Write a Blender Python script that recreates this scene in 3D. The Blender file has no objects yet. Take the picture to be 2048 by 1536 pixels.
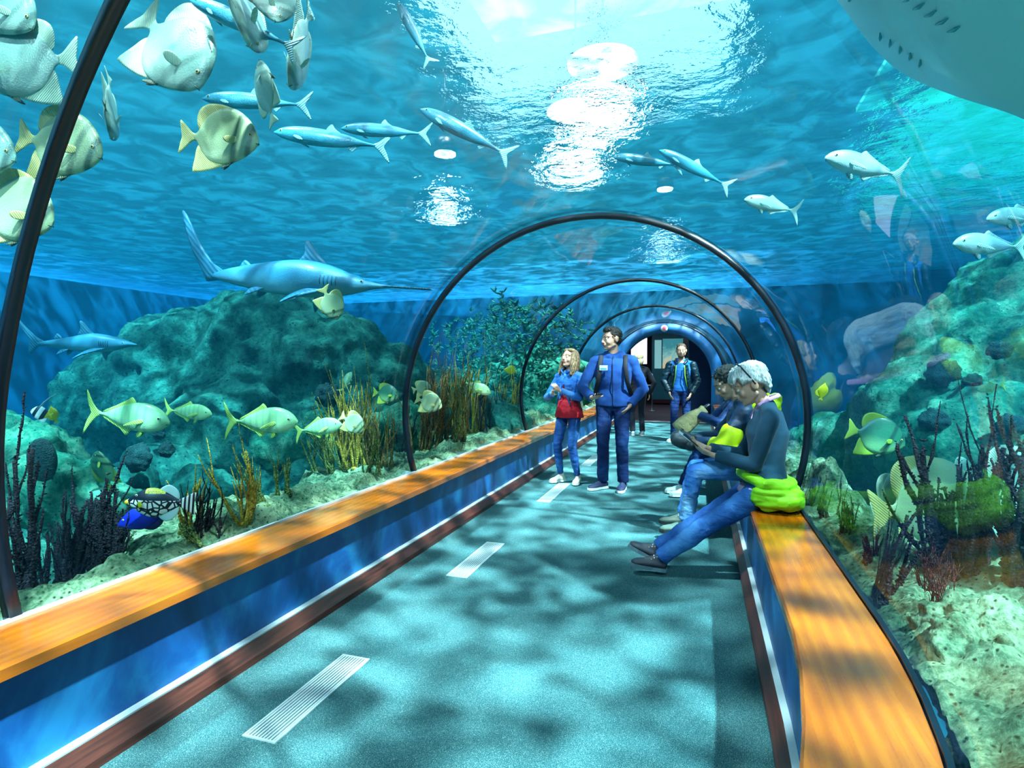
import bpy, bmesh, math, random
import numpy as np
from mathutils import Vector, Matrix, noise, Quaternion
R = math.radians
PI = math.pi
S = bpy.context.scene
COL = S.collection
rnd = random.Random(7)

# ------------------------------------------------------------ camera
CAM = Vector((0.0, 0.0, 1.4))
YAW, PITCH, F = R(18.1), R(1.64), 1150.0
FWD = Vector((-math.sin(YAW)*math.cos(PITCH), math.cos(YAW)*math.cos(PITCH), -math.sin(PITCH)))
RGT = Vector((math.cos(YAW), math.sin(YAW), 0.0))
UPV = RGT.cross(FWD)

def P(x, y, z):
    """point seen at pixel x, y of the 2048x1536 frame, z metres in front of the camera"""
    return CAM + FWD*z + RGT*((x-1024)/F*z) + UPV*(-(y-768)/F*z)

def on_floor(x, y, h=0.0):
    d = FWD + RGT*((x-1024)/F) + UPV*(-(y-768)/F)
    return CAM + d*((h-CAM.z)/d.z)

cam_d = bpy.data.cameras.new('camera'); cam = bpy.data.objects.new('camera', cam_d); COL.objects.link(cam)
cam_d.sensor_width = 36.0; cam_d.lens = F/2048*36.0; cam_d.clip_start = 0.05; cam_d.clip_end = 200
cam.matrix_world = Matrix.Translation(CAM) @ Matrix((RGT, UPV, -FWD)).transposed().to_4x4()
S.camera = cam

# ------------------------------------------------------------ helpers
def lin(c):
    if isinstance(c, str):
        c = [int(c[i:i+2], 16)/255 for i in (0, 2, 4)]
        c = [v/12.92 if v <= .04045 else ((v+.055)/1.055)**2.4 for v in c]
    return (c[0], c[1], c[2], 1.0)

class NT:
    """small node tree writer"""
    def __init__(self, m):
        m.use_nodes = True
        self.t = m.node_tree; self.t.nodes.clear()
    def n(self, typ, **kw):
        nd = self.t.nodes.new('ShaderNode'+typ)
        for k, v in kw.items():
            if hasattr(nd, k) and not k.startswith('i_'): setattr(nd, k, v)
        return nd
    def l(self, a, b): self.t.links.new(a, b)
    def setin(self, nd, name, v):
        if v is None: return
        s = nd.inputs[name]
        if hasattr(v, 'node'): self.l(v, s)
        else: s.default_value = v
    def coord(self, kind='Object', scale=None, rot=None):
        c = self.n('TexCoord').outputs[kind]
        if scale or rot:
            m = self.n('Mapping'); self.l(c, m.inputs[0])
            if scale: m.inputs['Scale'].default_value = scale if isinstance(scale, tuple) else (scale,)*3
            if rot: m.inputs['Rotation'].default_value = rot
            c = m.outputs[0]
        return c
    def noise(self, vec, scale, detail=4, rough=.55, dist=0):
        x = self.n('TexNoise'); self.l(vec, x.inputs['Vector'])
        x.inputs['Scale'].default_value = scale; x.inputs['Detail'].default_value = detail
        x.inputs['Roughness'].default_value = rough; x.inputs['Distortion'].default_value = dist
        return x.outputs[0]
    def voro(self, vec, scale, feature='F1', out=0, rand=1):
        x = self.n('TexVoronoi', feature=feature); self.l(vec, x.inputs['Vector'])
        x.inputs['Scale'].default_value = scale; x.inputs['Randomness'].default_value = rand
        return x.outputs[out]
    def ramp(self, fac, stops, interp='LINEAR'):
        x = self.n('ValToRGB'); self.l(fac, x.inputs[0]); r = x.color_ramp; r.interpolation = interp
        while len(r.elements) > 1: r.elements.remove(r.elements[-1])
        for i, (p, c) in enumerate(stops):
            e = r.elements[0] if i == 0 else r.elements.new(p)
            e.position = p; e.color = lin(c) if not isinstance(c, (int, float)) else (c, c, c, 1)
        return x.outputs[0]
    def math(self, op, a, b=0.0, c=None):
        x = self.n('Math', operation=op)
        for i, v in enumerate((a, b, c)):
            if v is None: continue
            if hasattr(v, 'node'): self.l(v, x.inputs[i])
            else: x.inputs[i].default_value = v
        return x.outputs[0]
    def mix(self, fac, a, b, blend='MIX'):
        x = self.n('Mix', data_type='RGBA', blend_type=blend)
        for i, v in ((0, fac), (6, a), (7, b)):
            if hasattr(v, 'node'): self.l(v, x.inputs[i])
            elif i == 0: x.inputs[0].default_value = v
            else: x.inputs[i].default_value = lin(v)
        return x.outputs[2]
    def bump(self, h, strength=.3, dist=.02):
        x = self.n('Bump'); self.l(h, x.inputs['Height'])
        x.inputs['Strength'].default_value = strength; x.inputs['Distance'].default_value = dist
        return x.outputs[0]
    def out(self, surf=None, vol=None):
        o = self.n('OutputMaterial')
        if surf: self.l(surf, o.inputs[0])
        if vol: self.l(vol, o.inputs[1])
    def bsdf(self, color, rough=.5, metal=0, normal=None, spec=.5, coat=0, emit=None, estr=0, alpha=None, sheen=0, trans=None):
        b = self.n('BsdfPrincipled')
        if hasattr(color, 'node'): self.l(color, b.inputs['Base Color'])
        else: b.inputs['Base Color'].default_value = lin(color)
        self.setin(b, 'Roughness', rough); b.inputs['Metallic'].default_value = metal
        b.inputs['Specular IOR Level'].default_value = spec
        b.inputs['Coat Weight'].default_value = coat; b.inputs['Coat Roughness'].default_value = .12
        b.inputs['Sheen Weight'].default_value = sheen
        if normal is not None: self.l(normal, b.inputs['Normal'])
        if emit is not None:
            if hasattr(emit, 'node'): self.l(emit, b.inputs['Emission Color'])
            else: b.inputs['Emission Color'].default_value = lin(emit)
            b.inputs['Emission Strength'].default_value = estr
        return b.outputs[0]

_mats = {}
def mat(name, fn=None, *a, **k):
    if name in _mats: return _mats[name]
    m = bpy.data.materials.new(name); t = NT(m); fn(t, *a, **k); _mats[name] = m
    return m
def plain(name, color, rough=.5, metal=0, spec=.5, emit=None, estr=0, var=.25, nscale=30, bump=.15, bdist=.003, coat=0, sheen=0):
    """procedural material: colour with slight noise mottling and fine bump"""
    def fn(t):
        c = t.coord(); nz = t.noise(c, nscale, 5)
        base = t.mix(t.math('MULTIPLY', nz, var), color, tuple(v*.55 for v in lin(color)[:3]))
        t.out(t.bsdf(base, rough, metal, t.bump(nz, bump, bdist), spec, coat, emit, estr, sheen=sheen))
    return mat(name, fn)

def link(name, me, m=None, parent=None, loc=None, rot=None, smooth=True):
    o = bpy.data.objects.new(name, me); COL.objects.link(o)
    if m is not None:
        for mm in (m if isinstance(m, (list, tuple)) else [m]): me.materials.append(mm)
    if parent: o.parent = parent
    if loc is not None: o.location = loc
    if rot is not None: o.rotation_euler = rot
    if smooth: me.shade_smooth()
    else: me.shade_flat()
    return o

def tag(o, label=None, cat=None, group=None, kind=None):
    if label: o['label'] = label
    if cat: o['category'] = cat
    if group: o['group'] = group
    if kind: o['kind'] = kind
    return o
def empty(name, loc=(0, 0, 0), rz=0, label=None, cat=None, group=None):
    o = bpy.data.objects.new(name, None); COL.objects.link(o); o.location = loc; o.rotation_euler = (0, 0, rz)
    o.empty_display_size = .1
    return tag(o, label, cat, group)
def copy_tree(o, parent=None):
    c = o.copy(); COL.objects.link(c); c.parent = parent
    for ch in list(o.children): copy_tree(ch, c)
    return c

class MB:
    """collects shapes, builds ONE mesh"""
    def __init__(self): self.v = []; self.f = []; self.mi = []; self.cur = 0
    def add(self, vs, fs):
        o = len(self.v); self.v += [tuple(v) for v in vs]; self.f += [tuple(i+o for i in f) for f in fs]
        self.mi += [self.cur]*len(fs)
        return self
    def box(self, a, b, M=None, taper=None):
        x0, y0, z0 = a; x1, y1, z1 = b
        vs = [Vector(p) for p in ((x0,y0,z0),(x1,y0,z0),(x1,y1,z0),(x0,y1,z0),(x0,y0,z1),(x1,y0,z1),(x1,y1,z1),(x0,y1,z1))]
        if M is not None: vs = [M @ v for v in vs]
        return self.add(vs, [(0,3,2,1),(4,5,6,7),(0,1,5,4),(1,2,6,5),(2,3,7,6),(3,0,4,7)])
    def tube(self, pts, rad, n=8, flat=1.0, side=None, cap=True):
        """sweep; rad may be a list; flat scales the second axis; side fixes the first axis direction"""
        pts = [Vector(p) for p in pts]; k = len(pts)
        rads = rad if isinstance(rad, (list, tuple)) else [rad]*k
        flats = flat if isinstance(flat, (list, tuple)) else [flat]*k
        vs = []; fs = []; prev = None
        for i, p in enumerate(pts):
            t = (pts[min(i+1, k-1)]-pts[max(i-1, 0)])
            t = t.normalized() if t.length > 1e-9 else Vector((0, 0, 1))
            if side is not None: a = Vector(side) - t*Vector(side).dot(t)
            elif prev is not None: a = prev - t*prev.dot(t)
            else: a = t.orthogonal()
            if a.length < 1e-6: a = t.orthogonal()
            a.normalize(); prev = a; b = t.cross(a)
            for j in range(n):
                th = 2*PI*j/n
                vs.append(p + a*(math.cos(th)*rads[i]) + b*(math.sin(th)*rads[i]*flats[i]))
        for i in range(k-1):
            for j in range(n):
                j2 = (j+1) % n
                fs.append((i*n+j, i*n+j2, (i+1)*n+j2, (i+1)*n+j))
        if cap:
            vs.append(pts[0]); vs.append(pts[-1]); a0 = len(vs)-2
            for j in range(n):
                fs.append((a0, (j+1) % n, j)); fs.append((a0+1, (k-1)*n+j, (k-1)*n+(j+1) % n))
        return self.add(vs, fs)
    def ball(self, c, r, n=12, m=8, M=None):
        """ellipsoid; r scalar or triple; M optional 3x3 rotation"""
        rr = r if isinstance(r, (tuple, list)) else (r, r, r); c = Vector(c); vs = []; fs = []
        for i in range(1, m):
            ph = PI*i/m
            for j in range(n):
                th = 2*PI*j/n
                q = Vector((rr[0]*math.sin(ph)*math.cos(th), rr[1]*math.sin(ph)*math.sin(th), rr[2]*math.cos(ph)))
                vs.append(c + (M @ q if M is not None else q))
        for s in (1, -1):
            q = Vector((0, 0, s*rr[2])); vs.append(c + (M @ q if M is not None else q))
        t = len(vs)-2
        for i in range(m-2):
            for j in range(n):
                j2 = (j+1) % n; fs.append((i*n+j, (i+1)*n+j, (i+1)*n+j2, i*n+j2))
        for j in range(n):
            j2 = (j+1) % n; fs.append((t, j, j2)); fs.append((t+1, (m-2)*n+j2, (m-2)*n+j))
        return self.add(vs, fs)
    def capsule(self, a, b, ra, rb, n=12, flat=1.0, side=None):
        a = Vector(a); b = Vector(b); d = (b-a); L = d.length
        if L < 1e-6: return self.ball(a, ra)
        d /= L; pts = []; rs = []
        for s in (-1, -.92, -.7, -.38, 0): pts.append(a + d*(s*ra)); rs.append(ra*math.sqrt(max(0, 1-s*s))+1e-4)
        for s in (0, .38, .7, .92, 1): pts.append(b + d*(s*rb)); rs.append(rb*math.sqrt(max(0, 1-s*s))+1e-4)
        return self.tube(pts, rs, n, flat, side)
    def prism(self, poly, d0, d1, M=None, axis='z'):
        """2-D polygon extruded along an axis"""
        def q(p, d):
            v = {'z': (p[0], p[1], d), 'y': (p[0], d, p[1]), 'x': (d, p[0], p[1])}[axis]
            v = Vector(v); return M @ v if M is not None else v
        n = len(poly); vs = [q(p, d0) for p in poly]+[q(p, d1) for p in poly]
        fs = [tuple(range(n))[::-1], tuple(range(n, 2*n))]+[(i, (i+1) % n, n+(i+1) % n, n+i) for i in range(n)]
        return self.add(vs, fs)
    def build(self, name, m=None, parent=None, smooth=True, bevel=0, **kw):
        me = bpy.data.meshes.new(name); me.from_pydata(self.v, [], self.f)
        if any(self.mi): me.polygons.foreach_set('material_index', self.mi)
        bm = bmesh.new(); bm.from_mesh(me); bmesh.ops.recalc_face_normals(bm, faces=bm.faces)
        if bevel: bmesh.ops.bevel(bm, geom=list(bm.edges), offset=bevel, segments=2, affect='EDGES', clamp_overlap=True)
        bm.to_mesh(me); bm.free(); me.update()
        return link(name, me, m, parent, smooth=smooth, **kw)

def np_mesh(name, V, Q, m=None, parent=None, smooth=True):
    me = bpy.data.meshes.new(name); V = np.asarray(V, dtype=np.float32); Q = np.asarray(Q, dtype=np.int32)
    me.vertices.add(len(V)); me.vertices.foreach_set('co', V.ravel())
    k = Q.shape[1]; me.loops.add(Q.size); me.loops.foreach_set('vertex_index', Q.ravel())
    me.polygons.add(len(Q)); me.polygons.foreach_set('loop_start', np.arange(0, Q.size, k, dtype=np.int32))
    me.update(calc_edges=True); me.validate()
    return link(name, me, m, parent, smooth=smooth)
def grid_faces(nu, nv, wrap=False):
    i, j = np.meshgrid(np.arange(nu-1), np.arange(nv if wrap else nv-1), indexing='ij')
    j2 = (j+1) % nv
    return np.stack([i*nv+j, (i+1)*nv+j, (i+1)*nv+j2, i*nv+j2], -1).reshape(-1, 4)
def fbm(p, octv=5, h=.9, lac=2.1): return noise.fractal(p, h, lac, octv)
def sm(x, a, b):
    t = min(1, max(0, (x-a)/(b-a))); return t*t*(3-2*t)
def interp(x, tab):
    if x <= tab[0][0]: return tab[0][1]
    for (a, u), (b, v) in zip(tab, tab[1:]):
        if x <= b: return u+(v-u)*(x-a)/(b-a)
    return tab[-1][1]
def fuse(mb, voxel, name, m=None, parent=None, it=4, fac=.5, disp=None, deci=None, **kw):
    """voxel-union the shapes collected in mb into ONE continuous smooth mesh"""
    me = bpy.data.meshes.new('tmp'); me.from_pydata(mb.v, [], mb.f); me.update()
    bm = bmesh.new(); bm.from_mesh(me); bmesh.ops.recalc_face_normals(bm, faces=bm.faces); bm.to_mesh(me); bm.free()
    o = bpy.data.objects.new('tmp', me); COL.objects.link(o)
    r = o.modifiers.new('r', 'REMESH'); r.mode = 'VOXEL'; r.voxel_size = voxel; r.adaptivity = 0
    if it:
        s = o.modifiers.new('s', 'SMOOTH'); s.factor = fac; s.iterations = it
    if deci:
        d = o.modifiers.new('d', 'DECIMATE'); d.ratio = deci
    dg = bpy.context.evaluated_depsgraph_get(); dg.update(); ev = o.evaluated_get(dg)
    nm = bpy.data.meshes.new_from_object(ev, depsgraph=dg); nm.name = name
    bpy.data.objects.remove(o); bpy.data.meshes.remove(me)
    if disp:
        nrm = [v.normal.copy() for v in nm.vertices]
        for v, n in zip(nm.vertices, nrm): v.co = disp(v.co, n)
    nm.update()
    return link(name, nm, m, parent, **kw)
# ------------------------------------------------------------ tunnel measures (x across, y along, z up)
CX, CZ, RAD = -0.85, 1.0, 1.55           # arch centre and radius
VEND = 14.9                              # the tunnel ends here
VST = -3.0
WATER = 3.3
RIBS = [1.38, 4.42, 7.8, 11.2]
def rs(v):                               # the right-hand side swings in a little near the camera
    if v >= 2.3: return 0.0
    w = max(v, .4); return -.11*(2.3-w)**2 - (.42*(.4-v)*.3 if v < .4 else 0)
KS = -.26                                 # the nearest seal stands slightly askew
def kv(v): return KS*max(0.0, 1-abs(v-RIBS[0])/1.2)
def yy(x, v): return v+kv(v)*max(0.0, x+2.32)**1.3
def skew(x, v):                          # share of that swing a point across the tunnel takes
    return rs(v)*max(0.0, min(1.0, (x-CX)/1.47))

def f_carpet(t):
    c = t.coord(); n1 = t.noise(c, 900, 2); n2 = t.voro(c, 520); n3 = t.noise(c, 5, 3)
    s = t.math('ADD', t.math('MULTIPLY', n1, .6), t.math('MULTIPLY', n2, .5))
    base = t.ramp(s, [(.3, '06222e'), (.48, '164c58'), (.62, '3f8286'), (.8, 'a8d0c8')])
    base = t.mix(t.math('MULTIPLY', n3, .35), base, '1d5a66')
    t.out(t.bsdf(base, .95, normal=t.bump(s, .9, .004), spec=.15))
def f_bluewall(t):
    c = t.coord(); n = t.noise(t.coord(scale=(1, 1.2, .9)), 2.2, 5, .6, .6); n2 = t.noise(c, 26, 6, .6)
    base = t.ramp(n, [(.34, '06305e'), (.5, '0c5090'), (.66, '1f7cb4')])
    base = t.mix(t.math('MULTIPLY', n2, .3), base, '0b3c7c')
    dents = t.voro(c, 7)
    h = t.math('ADD', t.math('MULTIPLY', n2, .35), t.math('MULTIPLY', t.math('GREATER_THAN', .07, dents), -.4))
    t.out(t.bsdf(base, .42, normal=t.bump(h, .35, .01), spec=.4))
def f_wood(t):
    c = t.coord(scale=(9, .8, 9)); d = t.noise(c, 2.0, 6, .6, 1.2)
    w = t.n('TexWave', wave_type='BANDS', bands_direction='X'); t.l(c, w.inputs[0])
    w.inputs['Scale'].default_value = .7; w.inputs['Distortion'].default_value = 5; w.inputs['Detail'].default_value = 4
    w.inputs['Detail Scale'].default_value = 1.4
    fine = t.noise(t.coord(scale=(160, 4, 160)), 1.0, 4)
    m = t.mix(.72, w.outputs[0], d); big = t.noise(t.coord(scale=(3, .9, 3)), 1.3, 2)
    base = t.ramp(m, [(.2, 'a85404'), (.5, 'c26806'), (.8, 'd67e0c')])
    base = t.mix(t.math('MULTIPLY', fine, .45), base, 'a45304')
    base = t.mix(t.math('MULTIPLY', t.math('GREATER_THAN', big, .5), .22), base, 'b05808')
    t.out(t.bsdf(base, t.math('MULTIPLY_ADD', fine, .2, .16), normal=t.bump(fine, .12, .002), coat=.5, spec=.5))
def f_redwood(t):
    c = t.coord(scale=(30, 2, 30)); n = t.noise(c, 2, 5)
    t.out(t.bsdf(t.ramp(n, [(.3, '22100e'), (.7, '5a2c20')]), .4, normal=t.bump(n, .2, .003)))
def f_acrylic(t):
    lw = t.n('Fresnel'); lw.inputs[0].default_value = 1.17
    sc = t.noise(t.coord(scale=(1, .35, 1)), 1.6, 2)
    g = t.n('BsdfGlossy'); g.inputs['Roughness'].default_value = .015; g.inputs['Color'].default_value = (.85, .95, 1, 1)
    t.l(t.bump(sc, .25, .02), g.inputs['Normal'])
    tr = t.n('BsdfTransparent'); tr.inputs[0].default_value = (.97, .995, 1, 1)
    mx = t.n('MixShader'); t.l(t.math('MULTIPLY', lw.outputs[0], .65), mx.inputs[0]); t.l(tr.outputs[0], mx.inputs[1]); t.l(g.outputs[0], mx.inputs[2])
    t.out(mx.outputs[0])
def f_clear(t):
    tr = t.n('BsdfTransparent'); tr.inputs[0].default_value = (.985, 1, 1, 1); t.out(tr.outputs[0])
def f_water(t):
    a = t.n('VolumeAbsorption'); a.inputs['Color'].default_value = (.30, .80, .93, 1); a.inputs['Density'].default_value = .34
    s = t.n('VolumeScatter'); s.inputs['Color'].default_value = (.02, .50, .85, 1); s.inputs['Density'].default_value = .03
    s.inputs['Anisotropy'].default_value = .3
    ad = t.n('AddShader'); t.l(a.outputs[0], ad.inputs[0]); t.l(s.outputs[0], ad.inputs[1])
    t.out(vol=ad.outputs[0])
def f_surface(t):
    c = t.coord()
    wob = t.n('Mix', data_type='RGBA'); nz = t.n('TexNoise'); t.l(c, nz.inputs[0]); nz.inputs['Scale'].default_value = 1.3
    wob.inputs[0].default_value = .22; t.l(c, wob.inputs[6]); t.l(nz.outputs['Color'], wob.inputs[7])
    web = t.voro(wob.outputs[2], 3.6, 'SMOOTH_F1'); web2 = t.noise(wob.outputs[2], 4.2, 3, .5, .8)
    s = t.math('MULTIPLY', t.ramp(web, [(.10, .05), (.5, 1.0)]), t.ramp(web2, [(.40, .06), (.60, 1.0)]))  # caustic web put into the transparency colour, so the suns fall in dapples
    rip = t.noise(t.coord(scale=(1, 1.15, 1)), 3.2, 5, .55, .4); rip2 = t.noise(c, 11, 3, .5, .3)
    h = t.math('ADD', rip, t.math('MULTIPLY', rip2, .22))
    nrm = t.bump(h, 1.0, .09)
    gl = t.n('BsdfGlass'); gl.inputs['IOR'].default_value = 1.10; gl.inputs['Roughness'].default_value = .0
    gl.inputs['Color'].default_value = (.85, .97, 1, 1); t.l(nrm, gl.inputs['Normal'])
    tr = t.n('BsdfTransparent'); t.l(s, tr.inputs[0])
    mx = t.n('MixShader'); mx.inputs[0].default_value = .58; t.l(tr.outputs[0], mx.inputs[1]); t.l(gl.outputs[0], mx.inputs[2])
    t.out(mx.outputs[0])

M_BLUE = mat('painted blue wall', f_bluewall); M_WOOD = mat('varnished wood', f_wood); M_RED = mat('dark red wood', f_redwood)
M_BLACK = plain('black seal', '0a1220', .35); M_DSTEEL = plain('brushed steel', 'a9b9bd', .3, .8)
M_SEAL = plain('pale sealant', 'b8d2d8', .4)

def strip(name, prof, v0, v1, m, dv=.25, right=False, **kw):
    """profile in x, z swept along the tunnel; follows the swing of the right-hand side"""
    b = MB(); n = len(prof); k = max(2, int((v1-v0)/dv)+1); vs = []; fs = []
    for i in range(k):
        v = v0+(v1-v0)*i/(k-1); d = rs(v) if right else 0
        vs += [(x+d, v, z) for x, z in prof]
    for i in range(k-1):
        for j in range(n):
            j2 = (j+1) % n; fs.append((i*n+j, i*n+j2, (i+1)*n+j2, (i+1)*n+j))
    fs.append(tuple(range(n))); fs.append(tuple(range((k-1)*n, k*n))[::-1])
    return b.add(vs, fs).build(name, m, smooth=False, **kw)

b = MB().box((-2.2, VST, -.1), (.75, VEND+.35, 0)); tag(b.build('floor', mat('sea blue carpet', f_carpet), smooth=False), kind='structure')
tag(strip('wall_left', [(-2.3, 0), (-2.06, 0), (-2.06, .452), (-2.3, .452)], VST, VEND, M_BLUE), kind='structure')
tag(strip('wall_right', [(.33, 0), (.6, 0), (.6, .452), (.33, .452)], VST, VEND, M_BLUE, right=True), kind='structure')
tag(strip('baseboard_left', [(-2.06, 0), (-1.985, 0), (-1.985, .035), (-1.99, .04), (-2.03, .085), (-2.06, .09)], VST, VEND, M_RED), kind='structure')
tag(strip('baseboard_right', [(.33, 0), (.265, 0), (.265, .035), (.27, .04), (.31, .085), (.33, .09)], VST, VEND, M_RED, right=True), kind='structure')
tag(strip('trim_1', [(-2.06, .091), (-2.036, .084), (-2.034, .094), (-2.06, .102)], VST, VEND, M_SEAL), kind='structure')
tag(strip('trim_2', [(.33, .091), (.306, .084), (.304, .094), (.33, .102)], VST, VEND, M_SEAL, right=True), kind='structure')

def bench(side, v0, v1, label):
    g = .0025; r = side > 0
    if r: prof = [(.31, .455), (.60, .455), (.60, .5), (.318, .5), (.31, .492)]
    else: prof = [(-1.985, .455), (-2.31, .455), (-2.31, .5), (-1.993, .5), (-1.985, .492)]
    o = strip('bench_plank', prof, v0+g, v1-g, M_WOOD, right=r)
    tag(o, label, 'bench', 'wooden bench planks along the tunnel')
LB = [VST, 1.05, 4.5, 7.9, 11.3, VEND]
for (a, c), l in zip(zip(LB, LB[1:]), ['orange wooden bench plank in the bottom left corner, nearest on the left', 'long orange bench plank on the left in front of the first full glass bay',
        'left bench plank running past the feet of the second arch', 'left bench plank behind the woman in the denim jacket', 'farthest plank of the left bench, behind the man in the blue jacket']):
    bench(-1, a, c, l)
RB = [VST, 1.32, 3.55, 6.9, 10.4, VEND]
for (a, c), l in zip(zip(RB, RB[1:]), ['right bench plank cut off by the bottom edge, nearest the viewer', 'broad shiny orange bench plank on the right in the foreground',
        'right bench plank the grey-haired woman sits on', 'right bench plank behind the seated visitors', 'farthest plank of the right bench, by the blue doorway arch']):
    bench(1, a, c, l)

def arc(r, n=48, z0=.5, cx=CX):
    a0 = math.asin((z0-CZ)/r); return [(cx+r*math.cos(a), CZ+r*math.sin(a)) for a in [a0+(PI-2*a0)*i/n for i in range(n+1)]]
def shell(name, r0, r1, v0, v1, m, dv=.3, z0=.5, n=48):
    pi, po = arc(r0, n, z0), arc(r1, n, z0); k = max(2, int((v1-v0)/dv)+1); b = MB(); N = n+1; vs = []; fi = []; fo = []; fe = []
    for i in range(k):
        v = v0+(v1-v0)*i/(k-1)
        vs += [(x+skew(x, yy(x, v)), yy(x, v), z) for x, z in pi+po]
    for i in range(k-1):
        a = i*2*N; c = (i+1)*2*N
        for j in range(n):
            fi.append((a+j, a+j+1, c+j+1, c+j)); fo.append((a+N+j, c+N+j, c+N+j+1, a+N+j+1))
        fe += [(a, c, c+N, a+N), (a+n, a+N+n, c+N+n, c+n)]
    c = (k-1)*2*N
    for j in range(n): fe += [(j, N+j, N+j+1, j+1), (c+j, c+j+1, c+N+j+1, c+N+j)]
    b.cur = 0; b.add(vs, fi); o = len(b.f)
    b.f += fo+fe; b.mi += [1]*len(fo)+[1]*len(fe)
    return b.build(name, m)
M_ACR = mat('acrylic', f_acrylic); M_CLR = mat('acrylic outer face', f_clear)
ed = [VST]+RIBS+[VEND]
for i, (a, c) in enumerate(zip(ed, ed[1:])):
    tag(shell('window_%d' % (i+1), RAD, RAD+.05, a+.02, c-.02, [M_ACR, M_CLR]), kind='structure')
for i, v in enumerate(RIBS):
    w = .016 if i else .019
    tag(shell('trim_%d' % (i+3), RAD-.008, RAD+.035, v-w, v+w, [M_BLACK, M_BLACK], dv=.04), kind='structure')
for nm, xa in (('trim_7', -2.322), ('trim_8', .604)):
    tag(strip(nm, [(xa, .455), (xa+.016, .455), (xa+.016, .512), (xa, .512)], VST, VEND, M_SEAL if xa < 0 else M_BLACK, right=xa > 0), kind='structure')

# water body (one volume) and its rippled surface
XL, XR, VB0, VB1, BOT = -13.0, 9.0, -6.0, VEND, -1.6
prof = [(XL, BOT), (-2.36, BOT)]+[(x, z) for x, z in arc(RAD+.052, 40)][::-1]+[(.66, BOT), (XR, BOT), (XR, WATER), (XL, WATER)]
b = MB(); n = len(prof)
ks = [VB0, VST, -1.5, -.5, 0, .4, .8, 1.2, 1.6, 2.0, 2.3, VB1]
vs = []
for v in ks: vs += [((x+skew(x, v)) if (x <= .67 and x > XL+1) else x, v, z) for x, z in prof]
fs = [tuple(range(n))]+[tuple(range((len(ks)-1)*n, len(ks)*n))[::-1]]
for i in range(len(ks)-1):
    for j in range(n):
        j2 = (j+1) % n; fs.append((i*n+j, i*n+j2, (i+1)*n+j2, (i+1)*n+j))
b.add(vs, fs)
tag(b.build('tank_water', mat('tank water', f_water), smooth=False), 'clear blue green water filling the tank around the glass tunnel', 'water', kind='stuff')
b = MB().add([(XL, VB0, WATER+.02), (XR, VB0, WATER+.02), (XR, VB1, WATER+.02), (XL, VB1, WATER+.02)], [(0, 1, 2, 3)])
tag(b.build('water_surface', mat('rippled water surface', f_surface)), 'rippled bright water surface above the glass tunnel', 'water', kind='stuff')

def f_tank(t):
    c = t.coord(); n = t.noise(c, .5, 5); t.out(t.bsdf(t.ramp(n, [(.35, '0c4e70'), (.7, '177898')]), .8))
M_TANK = mat('blue tank paint', f_tank)
def wallbox(name, a, c, m): tag(MB().box(a, c).build(name, m, smooth=False), kind='structure')
wallbox('wall_tank_left', (XL-.22, VB0, BOT), (XL-.02, VB1, WATER+.5), M_TANK)
wallbox('wall_tank_right', (XR+.02, VB0, BOT), (XR+.22, VB1, WATER+.5), M_TANK)
wallbox('wall_tank_behind', (XL, VB0-.22, BOT), (XR, VB0-.02, WATER+.5), M_TANK)
# ------------------------------------------------------------ far end: blue arch wall and the room beyond
def end_wall():
    V0, V1 = VEND, VEND+.25
    n = 40; b = MB()
    inner = [(CX-1.12, 0)]+[(CX+1.12*math.cos(a), 1.14+1.12*math.sin(a)) for a in [PI-PI*i/n for i in range(n+1)]]+[(CX+1.12, 0)]
    k = len(inner); outer = []
    for i, (x, z) in enumerate(inner):
        if i == 0: outer.append((XL, -0.0))
        elif i == k-1: outer.append((XR, -0.0))
        else:
            dx, dz = x-CX, z-1.14; s = 1e9
            if dx < 0: s = min(s, (XL-CX)/dx)
            if dx > 0: s = min(s, (XR-CX)/dx)
            if dz > 1e-6: s = min(s, (4.2-1.14)/dz)
            outer.append((CX+dx*s, 1.14+dz*s))
    vs = []
    for y in (V0, V1): vs += [(x, y, z) for x, z in inner]+[(x, y, z) for x, z in outer]
    fs = []
    for i in range(k-1):
        fs += [(i, i+1, k+i+1, k+i), (2*k+i, 3*k+i, 3*k+i+1, 2*k+i+1), (i, 2*k+i, 2*k+i+1, i+1)]
    b.add(vs, fs); b.box((XL, V0, BOT), (XR, V1, 0))
    return b.build('wall_back', M_TANK, smooth=False)
tag(end_wall(), kind='structure')
# the deep blue arch trim, standing proud of the end wall, with its dark outer ring
def archring(name, r0, z0c, r1, z1c, v0, v1, m):
    n = 40; b = MB(); vs = []
    def path(r, zc): return [(CX-r, 0)]+[(CX+r*math.cos(a), zc+r*math.sin(a)) for a in [PI-PI*i/n for i in range(n+1)]]+[(CX+r, 0)]
    pi, po = path(r0, z0c), path(r1, z1c); k = len(pi)
    for y in (v0, v1): vs += [(x, y, z) for x, z in pi]+[(x, y, z) for x, z in po]
    fs = []
    for i in range(k-1):
        fs += [(i, i+1, k+i+1, k+i), (2*k+i, 3*k+i, 3*k+i+1, 2*k+i+1), (i, 2*k+i, 2*k+i+1, i+1), (k+i, k+i+1, 3*k+i+1, 3*k+i)]
    for i in (0, k-1): fs.append((i, k+i, 3*k+i, 2*k+i))
    return tag(b.add(vs, fs).build(name, m), kind='structure')
M_ARCH = plain('bright blue arch paint', '14609c', .5, var=.5, nscale=3, bump=.2)
archring('trim_9', 1.12, 1.14, 1.4, 1.1, VEND-.14, VEND-.001, M_ARCH)
archring('trim_10', 1.4, 1.1, 1.53, 1.0, VEND-.10, VEND-.001, M_BLACK)
al = empty('alarm_disc', (CX, VEND-.14, 2.37), label='small white disc with a pink red centre at the top of the blue doorway arch', cat='alarm')
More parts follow.
